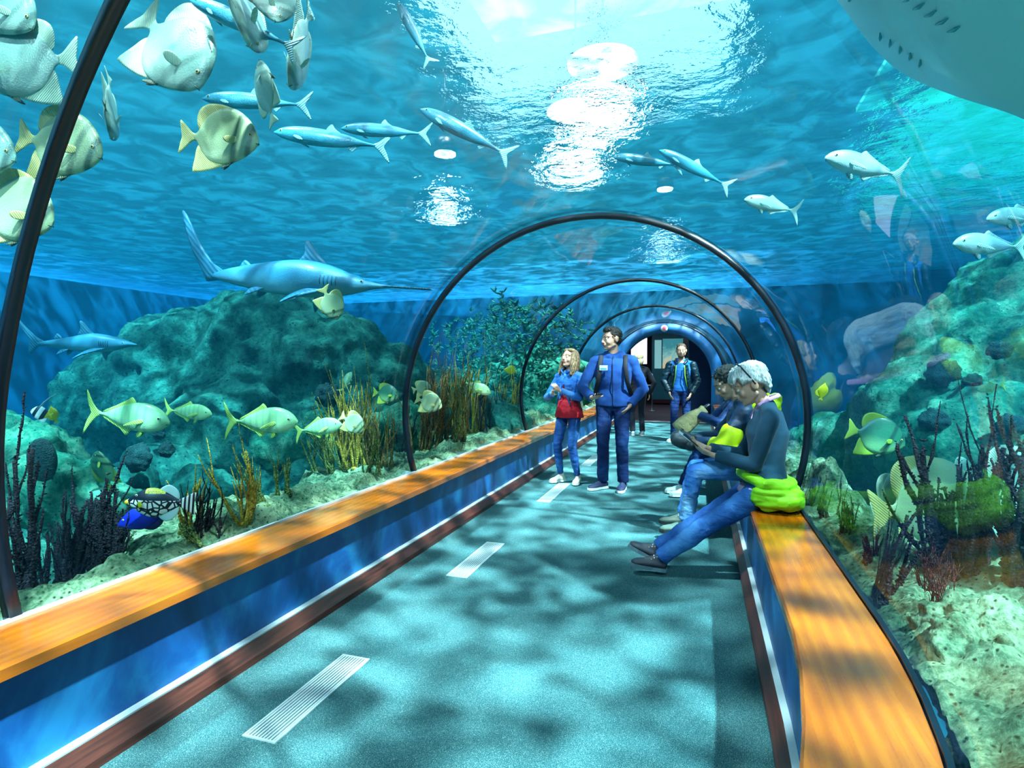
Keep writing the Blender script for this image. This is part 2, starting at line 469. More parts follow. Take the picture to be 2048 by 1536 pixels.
def disc(r, y0, y1): 
    b = MB(); b.tube([(0, y0, 0), (0, y1, 0)], r, 24); return b
disc(.085, 0, -.03).build('housing', plain('white plastic', 'e8eef4', .3), al)
disc(.042, -.03, -.05).build('lens', plain('pink lens', 'f05a80', .3, emit='f05a80', estr=.5), al)

# room
FL = plain('mauve brown carpet', '45323e', .9, nscale=300, var=.5)
RV = 25.0
tag(MB().box((-7, VEND+.35, -.1), (5, RV, 0)).build('floor_room', FL, smooth=False), kind='structure')
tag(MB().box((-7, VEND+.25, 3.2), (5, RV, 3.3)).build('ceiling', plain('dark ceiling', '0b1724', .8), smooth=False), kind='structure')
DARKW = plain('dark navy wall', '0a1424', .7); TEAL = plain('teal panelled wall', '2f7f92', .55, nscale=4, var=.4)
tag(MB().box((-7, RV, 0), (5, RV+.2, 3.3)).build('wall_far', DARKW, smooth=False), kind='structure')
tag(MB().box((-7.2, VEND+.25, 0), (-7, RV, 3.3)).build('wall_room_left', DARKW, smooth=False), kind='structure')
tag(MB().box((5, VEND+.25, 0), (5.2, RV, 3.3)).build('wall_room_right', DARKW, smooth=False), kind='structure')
def facing(px0, px1, y0, y1, z, name, m, th=.06):
    """upright slab facing the tunnel whose front fills that frame region at depth z"""
    a = P(px0, y1, z); c = P(px1, y0, z); v = a.y
    return MB().box((a.x, v, max(a.z, 0)), (a.x+(px1-px0)/F*z/math.cos(YAW)*1.0, v+th, c.z))
# teal door with two panes
zc = 20.5
def at_v(px, py, v):
    d = FWD + RGT*((px-1024)/F) + UPV*(-(py-768)/F); return CAM + d*(v/d.y)
def slab(x0, x1, y0, y1, v, th=.06):
    a = at_v(x0, y1, v); c = at_v(x1, y0, v); return MB().box((a.x, v, max(0.0, a.z)), (c.x, v+th, c.z))
dv = 22.5
door = empty('door_1', (0, 0, 0)); tag(door, kind='structure')
slab(1303, 1392, 600, 806, dv).build('door_leaf', TEAL, door, smooth=False)
M_PANE = plain('lit pane', '9ed2d2', .2, emit='8fd0d6', estr=.55)
def f_pic(t):
    c = t.coord('Generated'); n = t.noise(c, 3.5, 4, .6, 1.0)
    sep = t.n('SeparateXYZ'); t.l(c, sep.inputs[0])
    g = t.math('MULTIPLY_ADD', n, .8, t.math('MULTIPLY', sep.outputs[2], .55))
    col = t.ramp(g, [(.28, 'd88a5a'), (.45, 'e8d8b0'), (.6, '8ed0cc'), (.85, '3a96a4')])
    t.out(t.bsdf(col, .3, emit=col, estr=.55))
slab(1309, 1323, 680, 737, dv-.02, .015).build('window_pane', M_PANE, door, smooth=False)
slab(1325, 1367, 677, 737, dv-.02, .015).build('picture_pane', mat('aquarium picture', f_pic), door, smooth=False)
slab(1303, 1392, 800, 806, dv-.05, .04).build('kickboard', plain('dark maroon', '4a1a20', .5), door, smooth=False)
dp = slab(1377, 1432, 680, 842, 17.2, .08).build('door_2', plain('purple blue panel', '2c3a78', .5, nscale=5), smooth=False); tag(dp, kind='structure')
tr = slab(1365, 1377, 640, 806, 21.5, .1).build('trim_11', M_BLACK, smooth=False); tag(tr, kind='structure')
wn = slab(1262, 1294, 676, 728, 22.4, .05).build('window_6', plain('bright backlit screen', 'f0ecff', .3, emit='ece6ff', estr=1.6), smooth=False); tag(wn, kind='structure')
# small rail beside the door
rail = empty('handrail', tuple(at_v(1304, 800, 19.0)), label='short white metal rail on a foot beside the teal door', cat='rail')
rail.location.z = 0
MW = plain('white metal', 'd5e6ee', .35, .3)
h1 = at_v(1304, 748, 19.0).z; h2 = at_v(1304, 771, 19.0).z
MB().tube([(0, 0, 0), (0, 0, h1)], .022, 10).build('post', MW, rail)
MB().tube([(-.4, 0, h1), (0, 0, h1)], .02, 10).build('top_rail', MW, rail)
MB().tube([(-.4, 0, h2), (0, 0, h2)], .02, 10).build('lower_rail', MW, rail)
MB().tube([(-.4, 0, 0), (-.4, 0, h1)], .022, 10).build('post', MW, rail)
MB().tube([(0, 0, 0), (0, 0, .015)], .09, 16).build('foot', MW, rail)

# floor vents
M_VENT = plain('pale metal vent', 'd6eef0', .35, .35, var=.1)
def vent(u0, u1, v0, v1, label):
    t = empty('floor_vent', ((u0+u1)/2, (v0+v1)/2, 0), label=label, cat='floor vent', group='floor vents along the left wall')
    w, h = (u1-u0)/2, (v1-v0)/2; f = .009
    MB().box((-w, -h, .0005), (w, -h+f, .006)).box((-w, h-f, .0005), (w, h, .006)).box((-w, -h+f, .0005), (-w+f, h-f, .006)).box((w-f, -h+f, .0005), (w, h-f, .006)).build('frame', M_VENT, t, smooth=False)
    MB().box((-w+f, -h+f, .0005), (w-f, h-f, .0015)).build('backing', plain('slot shade', '28454c', .8), t, smooth=False)  # dark plate stands for the shade below the slats
    b = MB(); k = 9
    for i in range(k):
        x = -w+f+(2*w-2*f)*(i+.5)/k; b.box((x-.0042, -h+f, .0016), (x+.0042, h-f, .0052))
    b.build('slats', M_VENT, t, smooth=False)
vent(-1.64, -1.49, 1.72, 2.37, 'slatted floor vent nearest the viewer, in the lower middle of the photo')
vent(-1.61, -1.46, 3.5, 4.28, 'slatted floor vent second nearest the viewer, short of the standing woman')
vent(-1.61, -1.47, 5.75, 6.75, "slatted floor vent in front of the standing woman's shoes")
vent(-1.61, -1.47, 8.1, 9.0, 'farthest slatted floor vent, between the standing woman and the man')
# ------------------------------------------------------------ tank floor and rocks
def f_rock(t, dark, mid, light, sc=1.0, holes=True, bs=1.0, crisp=0):
    c = t.coord(); n = t.noise(c, 2.2*sc, 8, .62, .3); n2 = t.noise(c, 16*sc, 8, .7); v = t.voro(c, 9*sc)
    s = t.math('ADD', t.math('MULTIPLY', n, .55), t.math('MULTIPLY', n2, .5))
    col = t.ramp(s, [(.33+.06*crisp, dark), (.5, mid), (.68-.06*crisp, light)])
    h = t.math('ADD', t.math('MULTIPLY', n2, .8), t.math('MULTIPLY', n, .6))
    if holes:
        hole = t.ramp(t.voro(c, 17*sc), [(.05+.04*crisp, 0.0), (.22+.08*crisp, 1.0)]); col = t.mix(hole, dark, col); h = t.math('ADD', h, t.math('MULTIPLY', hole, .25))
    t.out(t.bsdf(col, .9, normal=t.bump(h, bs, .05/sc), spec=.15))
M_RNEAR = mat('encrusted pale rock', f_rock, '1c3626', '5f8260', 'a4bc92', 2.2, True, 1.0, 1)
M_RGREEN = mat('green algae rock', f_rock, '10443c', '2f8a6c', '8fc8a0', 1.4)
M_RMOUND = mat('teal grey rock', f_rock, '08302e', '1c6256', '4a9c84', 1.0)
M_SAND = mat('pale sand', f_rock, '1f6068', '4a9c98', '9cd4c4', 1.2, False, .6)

def bed_left(u, v):
    p = Vector((u*1.7, v*1.7, 3.1)); n = fbm(p, 6, .8)
    edge = 3.0 + .12*math.sin(v*1.3+.6)+.08*math.sin(v*3.1) + .35*sm(v, 3, 5)
    top = .46 + .13*n + .06*math.sin(v*2.1+1) + .08*sm(v, 4, 9)
    low = -.75 + .25*n + .5*sm(-u, 9, 13)+.3*fbm(Vector((u*.5, v*.5, 9)), 3)
    w = 1-sm(-u, edge, edge+.55)
    if -u < 2.5: top = min(top, .44+.4*(-u-2.36))
    return low*(1-w)+top*w + .05*fbm(Vector((u*7, v*7, 1)), 5)-.05*max(0, .3-noise.voronoi(Vector((u*5, v*5, 1)))[0][0])
def bed_right(u, v):
    p = Vector((u*2.1, v*2.1, 7.7)); n = fbm(p, 6, .8)
    edge = 1.02+.08*math.sin(v*2.2)+.35*(1-sm(v, 2.6, 3.3))
    top = .52+.15*n+.05*math.sin(v*3)
    low = -.6+.25*n + 1.9*sm(u-.18*(v-4), 1.6, 5.2)*sm(v, 2.5, 6)+.25*fbm(Vector((u*.7, v*.7, 5)), 3)
    w = 1-sm(u, edge, edge+.5)
    if u < .85: top = min(top, .40+.55*(u-.62-rs(v)))
    return low*(1-w)+top*w + .05*fbm(Vector((u*7, v*7, 5)), 5)-.06*max(0, .3-noise.voronoi(Vector((u*5, v*5, 5)))[0][0])
def field(name, fn, us, vs_, m, label, right=False):
    V = []
    for i, u in enumerate(us):
        for v in vs_:
            x = u+(rs(v)*(1-sm(u, .7, 1.2)) if right else 0); V.append((x, v, fn(u, v)))
    o = np_mesh(name, V, grid_faces(len(us), len(vs_)), m); return tag(o, label, 'seabed', kind='stuff')
def spaced(a, c, n, p): return [a+(c-a)*(i/(n-1))**p for i in range(n)]
vsN = [VB0+.1+(2.0)*i/8 for i in range(9)] + list(np.arange(-3.5, 0.5, .12)) + list(np.arange(.5, 6, .035)) + list(np.arange(6, VEND, .09)) + [VEND-.001]
field('rocky_seabed', bed_left, spaced(-2.37, XL, 130, 2.2), vsN, M_RNEAR, 'pale encrusted rocky seabed behind the left glass')
field('rocky_seabed', bed_right, spaced(.67, XR, 120, 2.3), vsN, M_RNEAR, 'pale green rocky seabed behind the right glass', True)

def rock(name, blobs, voxel, m, label, amp=.12, fr=1.2, seed=0, group=None, cat='rock', ridg=0):
    """blobs: (centre, radii)"""
    b = MB()
    for c, r in blobs: b.ball(c, r, 20, 14)
    def d(p, n):
        q = p*fr + Vector((seed*3.7, seed*1.3, 0))
        f = fbm(q, 5, .85)*amp + fbm(q*4.3, 3, .8)*amp*.25
        if ridg:
            w = noise.voronoi(p*fr*2.6)[0]; f -= ridg*max(0, .35-w[0])
        return p+n*f
    return tag(fuse(b, voxel, name, m, it=3, disp=d), label, cat, group)
def pxb(x, y, z, rpx, fl=(1, 1, 1)):
    r = rpx/F*z; return (P(x, y, z), (r*fl[0], r*fl[1], r*fl[2]))
rock('rock_mound', [pxb(560, 760, 8.2, 175), pxb(400, 790, 8.6, 175), pxb(650, 735, 7.6, 120), pxb(260, 850, 8.6, 150, (1, 1, 1.1)), pxb(760, 830, 8.0, 135), pxb(880, 850, 8.4, 100), pxb(500, 930, 7.4, 200), pxb(700, 900, 7.2, 150), pxb(470, 680, 8.8, 90), pxb(960, 880, 9, 90)],
     .07, M_RMOUND, 'huge dark teal rock mound rising behind the left glass under the long shark', .26, .8, 1, ridg=.5)
rock('boulder', [pxb(60, 950, 4.6, 95, (1, 1, 1.1)), pxb(20, 900, 4.8, 78), pxb(130, 985, 4.4, 85), pxb(-40, 900, 5, 90), pxb(180, 1040, 4.4, 80)], .045, M_RGREEN,
     'bright green encrusted boulder at the far left, behind the dark sponge', .16, 1.9, 2, ridg=.2)
rock('boulder', [pxb(330, 960, 6.2, 80, (1.3, 1, .8)), pxb(430, 985, 5.8, 70, (1.3, 1, .7)), pxb(250, 1000, 5.6, 70)], .05, M_RMOUND, 'low teal boulder behind the spotted black fish', .16, 1.7, 3)
rock('boulder', [pxb(560, 900, 6.6, 70, (1.4, 1, .7)), pxb(690, 870, 6.6, 60, (1.5, 1, .8)), pxb(800, 860, 6.8, 60)], .05, M_RGREEN, 'green boulder behind the yellow coral clusters on the left', .16, 1.7, 4)
rock('rock_slope', [pxb(2060, 640, 6.4, 150), pxb(1960, 740, 6.4, 140), pxb(1860, 830, 6.3, 145), pxb(2120, 800, 6, 220), pxb(1950, 930, 5.6, 160), pxb(1780, 890, 6.6, 110), pxb(1700, 910, 7, 95, (1.2, 1, 1)), pxb(2150, 560, 7, 120), pxb(2080, 1000, 5.4, 160)],
     .06, M_RGREEN, 'big green algae covered rock slope rising at the right edge', .24, .9, 5, ridg=.35)
rock('rock_outcrop', [(Vector((-4.6, 13.2, .4)), (1.3, 1.0, 1.3)), (Vector((-3.4, 13.6, .9)), (.8, .8, 1.1)), (Vector((-5.6, 12.6, .2)), (1.2, 1.0, 1.0)), (Vector((-3.0, 11.5, .3)), (.55, .9, .6))],
     .07, M_RGREEN, 'green overgrown outcrop beyond the denim jacket woman at the end of the tank', .3, 1.2, 6, ridg=.4)
# holed reef rocks in the right foreground
for i, (x, y, z, r, l) in enumerate([(1960, 1330, 1.95, 150, 'pale holed reef rock in the bottom right corner, topmost of the near ones'), (2010, 1490, 1.65, 140, 'holed green reef rock at the very bottom right corner'),
        (1890, 1280, 2.25, 85, 'rounded olive reef rock beside the right bench edge'), (1850, 1215, 2.6, 62, 'small mossy boulder under the fan coral on the right'), (2030, 1230, 2.5, 85, 'green mossy boulder under the black corals at the right edge')]):
    c = P(x, y, z); rr = r/F*z; c.x = max(c.x, .74+rr*.8 + rs(c.y))
    rock('reef_rock', [(c, (rr*.9, rr, rr*.85)), (c+Vector((rr*.5, rr*.5, -rr*.4)), rr*.8), (c+Vector((rr*.2, -rr*.7, -rr*.5)), rr*.7)], rr/26, M_RNEAR if i < 3 else M_RGREEN, l, rr*.3, 2.2/rr*.5, 10+i, 'reef rocks in the right foreground', ridg=rr*.35)
# ------------------------------------------------------------ people
def f_cloth(t, color, dark, sc=60, bs=.35, rough=.85, wr=.5, sheen=.05):
    c = t.coord(); w = t.noise(c, 7, 4, .55, .8); fine = t.noise(c, sc*6, 2)
    col = t.mix(t.math('MULTIPLY', fine, .5), color, dark)
    h = t.math('ADD', t.math('MULTIPLY', w, wr), t.math('MULTIPLY', fine, .06))
    t.out(t.bsdf(col, rough, normal=t.bump(h, bs, .03), spec=.25, sheen=sheen))
def f_jeans(t, color, dark, light, z0=.0, z1=1.0):
    c = t.coord(); w = t.noise(t.coord(scale=(1, 1, 2.2)), 7, 4, .6, .8); fine = t.noise(c, 420, 2); pt = t.noise(c, 3.5, 3)
    col = t.ramp(t.math('ADD', t.math('MULTIPLY', pt, .7), t.math('MULTIPLY', fine, .3)), [(.35, dark), (.5, color), (.66, light)])
    h = t.math('ADD', t.math('MULTIPLY', w, .7), t.math('MULTIPLY', fine, .05))
    t.out(t.bsdf(col, .8, normal=t.bump(h, .6, .03), spec=.2))
def cloth(name, color, dark=None, **k):
    if dark is None: dark = tuple(v*.45 for v in lin(color)[:3])
    return mat(name, f_cloth, color, dark, **k)
def f_hair(t, a, b_, c_):
    c = t.coord(scale=(1, 1, .22)); n = t.noise(c, 130, 4, .6, .4); n2 = t.noise(t.coord(), 9, 3)
    col = t.ramp(t.math('ADD', t.math('MULTIPLY', n, .7), t.math('MULTIPLY', n2, .3)), [(.36, a), (.5, b_), (.64, c_)])
    t.out(t.bsdf(col, .42, normal=t.bump(n, .9, .012), spec=.5))
SKIN = plain('skin', 'cfa58e', .5, var=.15, nscale=20, bump=.1, spec=.35)
M_EYEW = plain('eye white', 'e6ecec', .25); M_IRIS = plain('dark iris', '1a2a30', .2)
M_LIP = plain('lips', 'b06a64', .4)
M_SOLE = plain('white rubber sole', 'd0dcd8', .6)

def bone2(a, c, l1, l2, hint):
    a = Vector(a); c = Vector(c); d = c-a; L = min(d.length, (l1+l2)*.9995)
    c = a+d.normalized()*L; x = (l1*l1-l2*l2+L*L)/(2*L); h = math.sqrt(max(0, l1*l1-x*x))
    n = d.normalized(); hv = Vector(hint); hv = (hv-n*hv.dot(n))
    hv = hv.normalized() if hv.length > 1e-6 else n.orthogonal()
    return a+n*x+hv*h, c

def hand_mb(b, wrist, d, nrm, side, s=1.0, curl=.5, spread=.12, thumb=.5):
    """palm and five fingers; d towards the fingertips, nrm out of the palm, side +1 when the thumb lies on d x nrm"""
    d = Vector(d).normalized(); nrm = Vector(nrm); nrm = (nrm-d*nrm.dot(d)).normalized(); t = d.cross(nrm)*side
    w = Vector(wrist)
    b.capsule(w-d*.03*s, w+d*.02*s, .024*s, .026*s, 12, .75, side=t)
    b.capsule(w+d*.02*s+t*.008*s, w+d*.078*s+t*.004*s, .028*s, .030*s, 12, .45, side=t)
    b.capsule(w+d*.03*s-t*.018*s, w+d*.078*s-t*.024*s, .018*s, .016*s, 10, .7, side=t)
    b.capsule(w+d*.03*s+t*.020*s, w+d*.082*s+t*.025*s, .018*s, .016*s, 10, .7, side=t)
    for k, (off, ln) in enumerate(((.030, .90), (.0105, 1.0), (-.0095, .93), (-.029, .74))):
        p = w+d*(.088-.004*abs(k-1))*s+t*off*s; dd = (d+t*(off*spread*16)).normalized(); a = curl*(.75+.15*k)
        for seg, (L, r) in enumerate(((.043, .0092), (.026, .0083), (.022, .0074))):
            ang = a*(.55, 1.0, .8)[seg]
            dd = (dd*math.cos(ang)+nrm*math.sin(ang)).normalized()
            q = p+dd*L*ln*s; b.capsule(p, q, r*s, r*.93*s, 8); p = q
    p = w+d*.028*s+t*.026*s+nrm*.006*s; dd = (d*.62+t*.72+nrm*.25*thumb).normalized()
    for L, r, ang in ((.040, .0125, 0), (.030, .0105, thumb*.5), (.024, .009, thumb*.5)):
        dd = (dd*math.cos(ang)+(d*.5+nrm*.8).normalized()*math.sin(ang)).normalized()
        q = p+dd*L*s; b.capsule(p, q, r*s, r*.92*s, 8); p = q

def head_mb(b, C, M, s, fem):
    def q(x, y, z): return C + M @ (Vector((x, y, z))*s)
    def ball(c, r): b.ball(q(*c), tuple(v*s for v in (r if isinstance(r, tuple) else (r,)*3)), 20, 14, M)
    def cap(a, c, r0, r1=None): b.capsule(q(*a), q(*c), r0*s, (r1 or r0)*s, 12)
    ball((0, -.014, .030), (.074, .094, .086)); ball((0, .028, -.016), (.063, .060, .082)); ball((0, .022, .045), (.062, .062, .056))
    j = .9 if fem else 1.05
    ball((0, .040, -.070), (.046*j, .044, .038)); ball((0, .070, -.090), (.021*j, .019, .017))
    for sx in (-1, 1):
        ball((.033*sx, .060, -.026), (.026, .024, .030)); cap((.050*sx, .066, .030), (.008*sx, .087, .027), .0095)
        cap((.056*sx, .0, -.052), (.018*sx, .056, -.086), .017*j, .015)
        cap((.031*sx, .072, .016), (.031*sx, .076, .014), .013)
        ball((.080*sx, -.008, -.004), (.010, .021, .031)); ball((.082*sx, -.014, .010), (.010, .018, .016))
        ball((.011*sx, .098, -.030), (.0085, .010, .008))
    cap((0, .084, .020), (0, .108, -.020), .0085, .011); ball((0, .108, -.026), (.0115, .0125, .0105))
    ball((0, .074, -.050), (.030, .024, .022)); cap((-.016, .088, -.050), (.016, .088, -.050), .0075); cap((-.013, .087, -.061), (.013, .087, -.061), .0078)
    return q

TM = [(-.14, .105, .09), (-.06, .165, .115), (.06, .172, .118), (.28, .152, .105), (.5, .165, .118), (.68, .182, .122), (.82, .168, .105), (.91, .125, .088), (1.0, .072, .065)]
TF = [(-.14, .105, .09), (-.06, .172, .118), (.06, .170, .118), (.28, .128, .092), (.5, .142, .108), (.66, .152, .122), (.84, .150, .09), (.94, .105, .072), (1.0, .062, .055)]

class Person:
    def __init__(s, loc, rz, H, fem, label, group=None, wide=1.0):
        s.H = H; s.k = H/1.8; s.fem = fem; s.w = wide
        s.root = empty('person', loc, rz, label, 'person', group); s.J = {}
    def pose(s, pelvis, lean=(0, 0, 1), fr=(0, .1), fl=(0, .1), ankr=None, ankl=None, toer=(0, 1, 0), toel=(0, 1, 0), hr=None, hl=None, ehr=(0, -1, -.2), ehl=(0, -1, -.2),
             khr=(0, 1, 0), khl=(0, 1, 0), head=(0, 0, 0), sax=None, neck=None):
        k, H = s.k, s.H; J = s.J; X = Vector((1, 0, 0)); sax = Vector(sax).normalized() if sax else X
        J['pelvis'] = Vector(pelvis); ln = Vector(lean).normalized(); J['lean'] = ln; J['sax'] = sax
        J['neck'] = J['pelvis']+ln*(.295*H); J['chestf'] = ln.cross(sax)*-1  # placeholder
        sw = (.098 if s.fem else .112)*H*s.w
        J['shr'] = J['pelvis']+ln*.248*H+sax*sw; J['shl'] = J['pelvis']+ln*.248*H-sax*sw
        hw = .052*H
        J['hipr'] = J['pelvis']+X*hw-ln*.01; J['hipl'] = J['pelvis']-X*hw-ln*.01
        for n, a, kh in (('r', ankr, khr), ('l', ankl, khl)):
            J['kn'+n], J['an'+n] = bone2(J['hip'+n], a, .245*H, .246*H, kh)
        for n, h, eh in (('r', hr, ehr), ('l', hl, ehl)):
            J['el'+n], J['wr'+n] = bone2(J['sh'+n], h, .172*H, .150*H, eh)
        nd = Vector(neck).normalized() if neck else (ln*.8+Vector((0, .25, .6))).normalized()
        J['hbase'] = J['neck']+nd*.046*H
        y, p, r = head; M = Matrix.Rotation(R(y), 3, 'Z') @ Matrix.Rotation(R(-p), 3, 'X') @ Matrix.Rotation(R(r), 3, 'Y'); J['HM'] = M
        J['head'] = J['hbase'] + M @ Vector((0, .018*k, .092*k)); s.toe = (Vector(toer), Vector(toel)); return s
    def torso(s, b, g, t0=-.2, t1=1.1):
        k = s.k; tab = TF if s.fem else TM; pts = []; ra = []; fl = []
        L = .295*s.H
        for t, w, d in tab:
            if t < t0 or t > t1: continue
            pts.append(s.J['pelvis']+s.J['lean']*(t*L)); ra.append((w*k*s.w+g)); fl.append((d*k*(.5+.5*s.w)+g)/(w*k*s.w+g))
        b.tube(pts, ra, 28, fl, side=s.J['sax'])
        if t1 > .9:
            for n in 'rl': b.capsule(s.J['sh'+n]+s.J['lean']*.012, s.J['neck']-s.J['lean']*.012, .046*k+g*.8, .050*k+g*.6, 14)
    def arms(s, b, g, cut=1.0, flare=0, which='rl'):
        k = s.k*(.9 if s.fem else 1); J = s.J
        for n in which:
            a, e, w = J['sh'+n], J['el'+n], J['wr'+n]
            b.capsule(a, e, .052*k+g, .040*k+g, 16)
            if cut >= 1: b.capsule(e, w, .040*k+g, .026*k+g, 14)
            else:
                c = e.lerp(w, cut); b.capsule(e, e.lerp(w, .5), .040*k+g, .036*k+g, 14); b.tube([e, e.lerp(w, .5), c], [.040*k+g, .036*k+g, .031*k+g+flare], 16)
    def legs(s, b, g, end=1.0, flare=0):
        k = s.k*(.98 if s.fem else 1); J = s.J
        for n in 'rl':
            h, kn, an = J['hip'+n], J['kn'+n], J['an'+n]
            b.capsule(h, kn, .088*k+g, .056*k+g, 18)
            if end >= 1: b.capsule(kn, an, .054*k+g, .034*k+g, 16)
            else:
                m = kn.lerp(an, .35); c = kn.lerp(an, end)
                bk = (m-J['pelvis']); b.capsule(kn, m, .055*k+g, .056*k+g, 16)
                b.tube([kn, m, kn.lerp(an, .7), c], [.052*k+g, .056*k+g, .046*k+g+flare*.5, .040*k+g+flare], 18)
    def body(s, hands, voxel=.0065, head=True):
        """one continuous figure: head, neck, torso, limbs and five-fingered hands"""
        b = MB(); k = s.k; J = s.J; s.torso(b, -.012); s.arms(b, -.004); s.legs(b, -.006)
        for n in 'rl': b.capsule(J['an'+n], J['an'+n]+s.toe['rl'.index(n)].normalized()*.07*k-Vector((0, 0, .04)), .028*k, .016*k, 10)
        b.capsule(J['neck']-J['lean']*.02, J['hbase']+J['HM'] @ Vector((0, .0, .03)), (.050 if s.fem else .060)*k, (.046 if s.fem else .056)*k, 16)
        s.hs = k*(1.14 if s.fem else 1.10); q = head_mb(b, J['head'], J['HM'], s.hs, s.fem); s.q = q
        for n, h in hands.items():
            hand_mb(b, J['wr'+n], h['d'], h['n'], h.get('side', 1), k*(.85 if s.fem else .92), h.get('curl', .5), thumb=h.get('thumb', .5))
        s.bodyo = fuse(b, voxel, 'body', SKIN, s.root, it=3, fac=.45)
        hs = s.hs
        for sx in (-1, 1):
            e = MB().ball(q(.031*sx, .0775, .004), .0118*hs, 14, 10).build('eye', M_EYEW, s.root)
            MB().ball(q(.031*sx, .0865, .004), (.0048*hs, .003*hs, .0052*hs), 10, 8, J['HM']).build('iris', M_IRIS, e)
            up = MB().capsule(q(.020*sx, .087, .0125), q(.043*sx, .082, .0115), .0032*hs, .0028*hs, 8).build('eyelid', SKIN, s.root)
        MB().capsule(q(-.017, .095, -.0555), q(.017, .095, -.0555), .0045*hs, .0045*hs, 8, .7).build('lips', M_LIP, s.root)
        return s
    def brows(s, m, th=.004):
        for sx in (-1, 1):
            MB().tube([s.q(.014*sx, .0975, .030), s.q(.032*sx, .093, .036), s.q(.050*sx, .078, .031)], [th*.8, th, th*.5], 8, .6).build('eyebrow', m, s.root)
    def wear(s, name, parts, m, voxel=.009, fold=.004, fr=9, label=None, it=3, stretch=(1, 1, 2.4), extra=None):
        b = MB()
        for fn, a in parts: getattr(s, fn)(b, **a)
        if extra: extra(b)
        def d(p, n):
            q = Vector((p.x*stretch[0], p.y*stretch[1], p.z*stretch[2]))*fr
            f = noise.noise(q)+.5*noise.noise(q*2.1); return p+n*(fold*f)
        o = fuse(b, voxel, name, m, s.root, it=it, disp=d)
        if label: o['label'] = label
        return o
    def shoe(s, n, m, msole, hgt=.0, lace=True):
        k = s.k; J = s.J; a = J['an'+n]; d = s.toe['rl'.index(n)].normalized(); sd = d.cross(Vector((0, 0, 1))); sd = sd.normalized() if sd.length > .01 else Vector((1, 0, 0)); up = sd.cross(d)
        L = .27*k*(.9 if s.fem else 1); base = a - up*(.075*k) - d*.065*k
        def q(x, y, z): return base + d*(y*L) + sd*(x*k) + up*(z*k)
        b = MB()
        b.tube([q(0, .0, .045), q(0, .05, .045), q(0, .2, .045), q(0, .45, .042), q(0, .7, .036), q(0, .9, .03), q(0, 1.0, .026)], [.018*k, .034*k, .040*k, .042*k, .047*k, .040*k, .018*k], 16, [1, .95, .9, .75, .62, .58, .6], side=sd)
        b.capsule(q(0, .22, .05), q(0, .2, .095+hgt), .037*k, .036*k+hgt*.1, 14); b.capsule(q(0, .25, .085), q(0, .6, .05), .028*k, .026*k, 12)
        o = fuse(b, .0065, 'shoe', m, s.root, it=2)
        poly = [(.0, -.02), (.028, .0), (.038, .15), (.036, .4), (.048, .68), (.042, .9), (.018, 1.02), (-.018, 1.02), (-.042, .9), (-.046, .68), (-.033, .4), (-.038, .15), (-.028, .0)]
        sb = MB(); v0 = [q(x, y, .0) for x, y in poly]; v1 = [q(x, y, .026) for x, y in poly]; N = len(poly)
        sb.add(v0+v1, [tuple(range(N))[::-1], tuple(range(N, 2*N))]+[(i, (i+1) % N, N+(i+1) % N, N+i) for i in range(N)])
        sb.build('sole', msole, o, smooth=False)
        if lace:
            lb = MB()
            for i in range(5):
                y = .3+.075*i; z = .112-.012*i
                lb.tube([q(-.024, y, z-.014), q(0, y+.02, z), q(.024, y, z-.014)], .0035*k, 6)
            lb.build('laces', M_SOLE, o)
        return o
    def hair(s, blobs, m, voxel=.006, amp=.006, fr=60, strands=None, label=None, zs=.18):
        """blobs in head coordinates: (centre, radii)"""
        b = MB(); k = s.hs; M = s.J['HM']
        for c, r in blobs: b.ball(s.q(*c), tuple(v*k for v in r), 20, 14, M)
        for pts, ra in (strands or []): b.tube([s.q(*p) for p in pts], [v*k for v in ra], 10, .8)
        C = s.J['head']
        def d(p, n):
            l = M.transposed() @ (p-C); w = noise.noise(Vector((l.x*fr, l.y*fr, l.z*fr*zs)))+.5*noise.noise(Vector((l.x*fr*2, l.y*fr*2, l.z*fr*zs*2)))
            return p+n*(amp*w)
        o = fuse(b, voxel, 'hair', m, s.root, it=2, disp=d)
        if label: o['label'] = label
        return o
JEAN = mat('mid blue denim', f_jeans, '1a4e90', '0c2e66', '4484c4'); JDARK = mat('dark blue denim', f_jeans, '0d2a5c', '06163a', '2a5a9c'); JLIGHT = mat('washed blue denim', f_jeans, '2f74c4', '1a4f9a', '78b4e4')

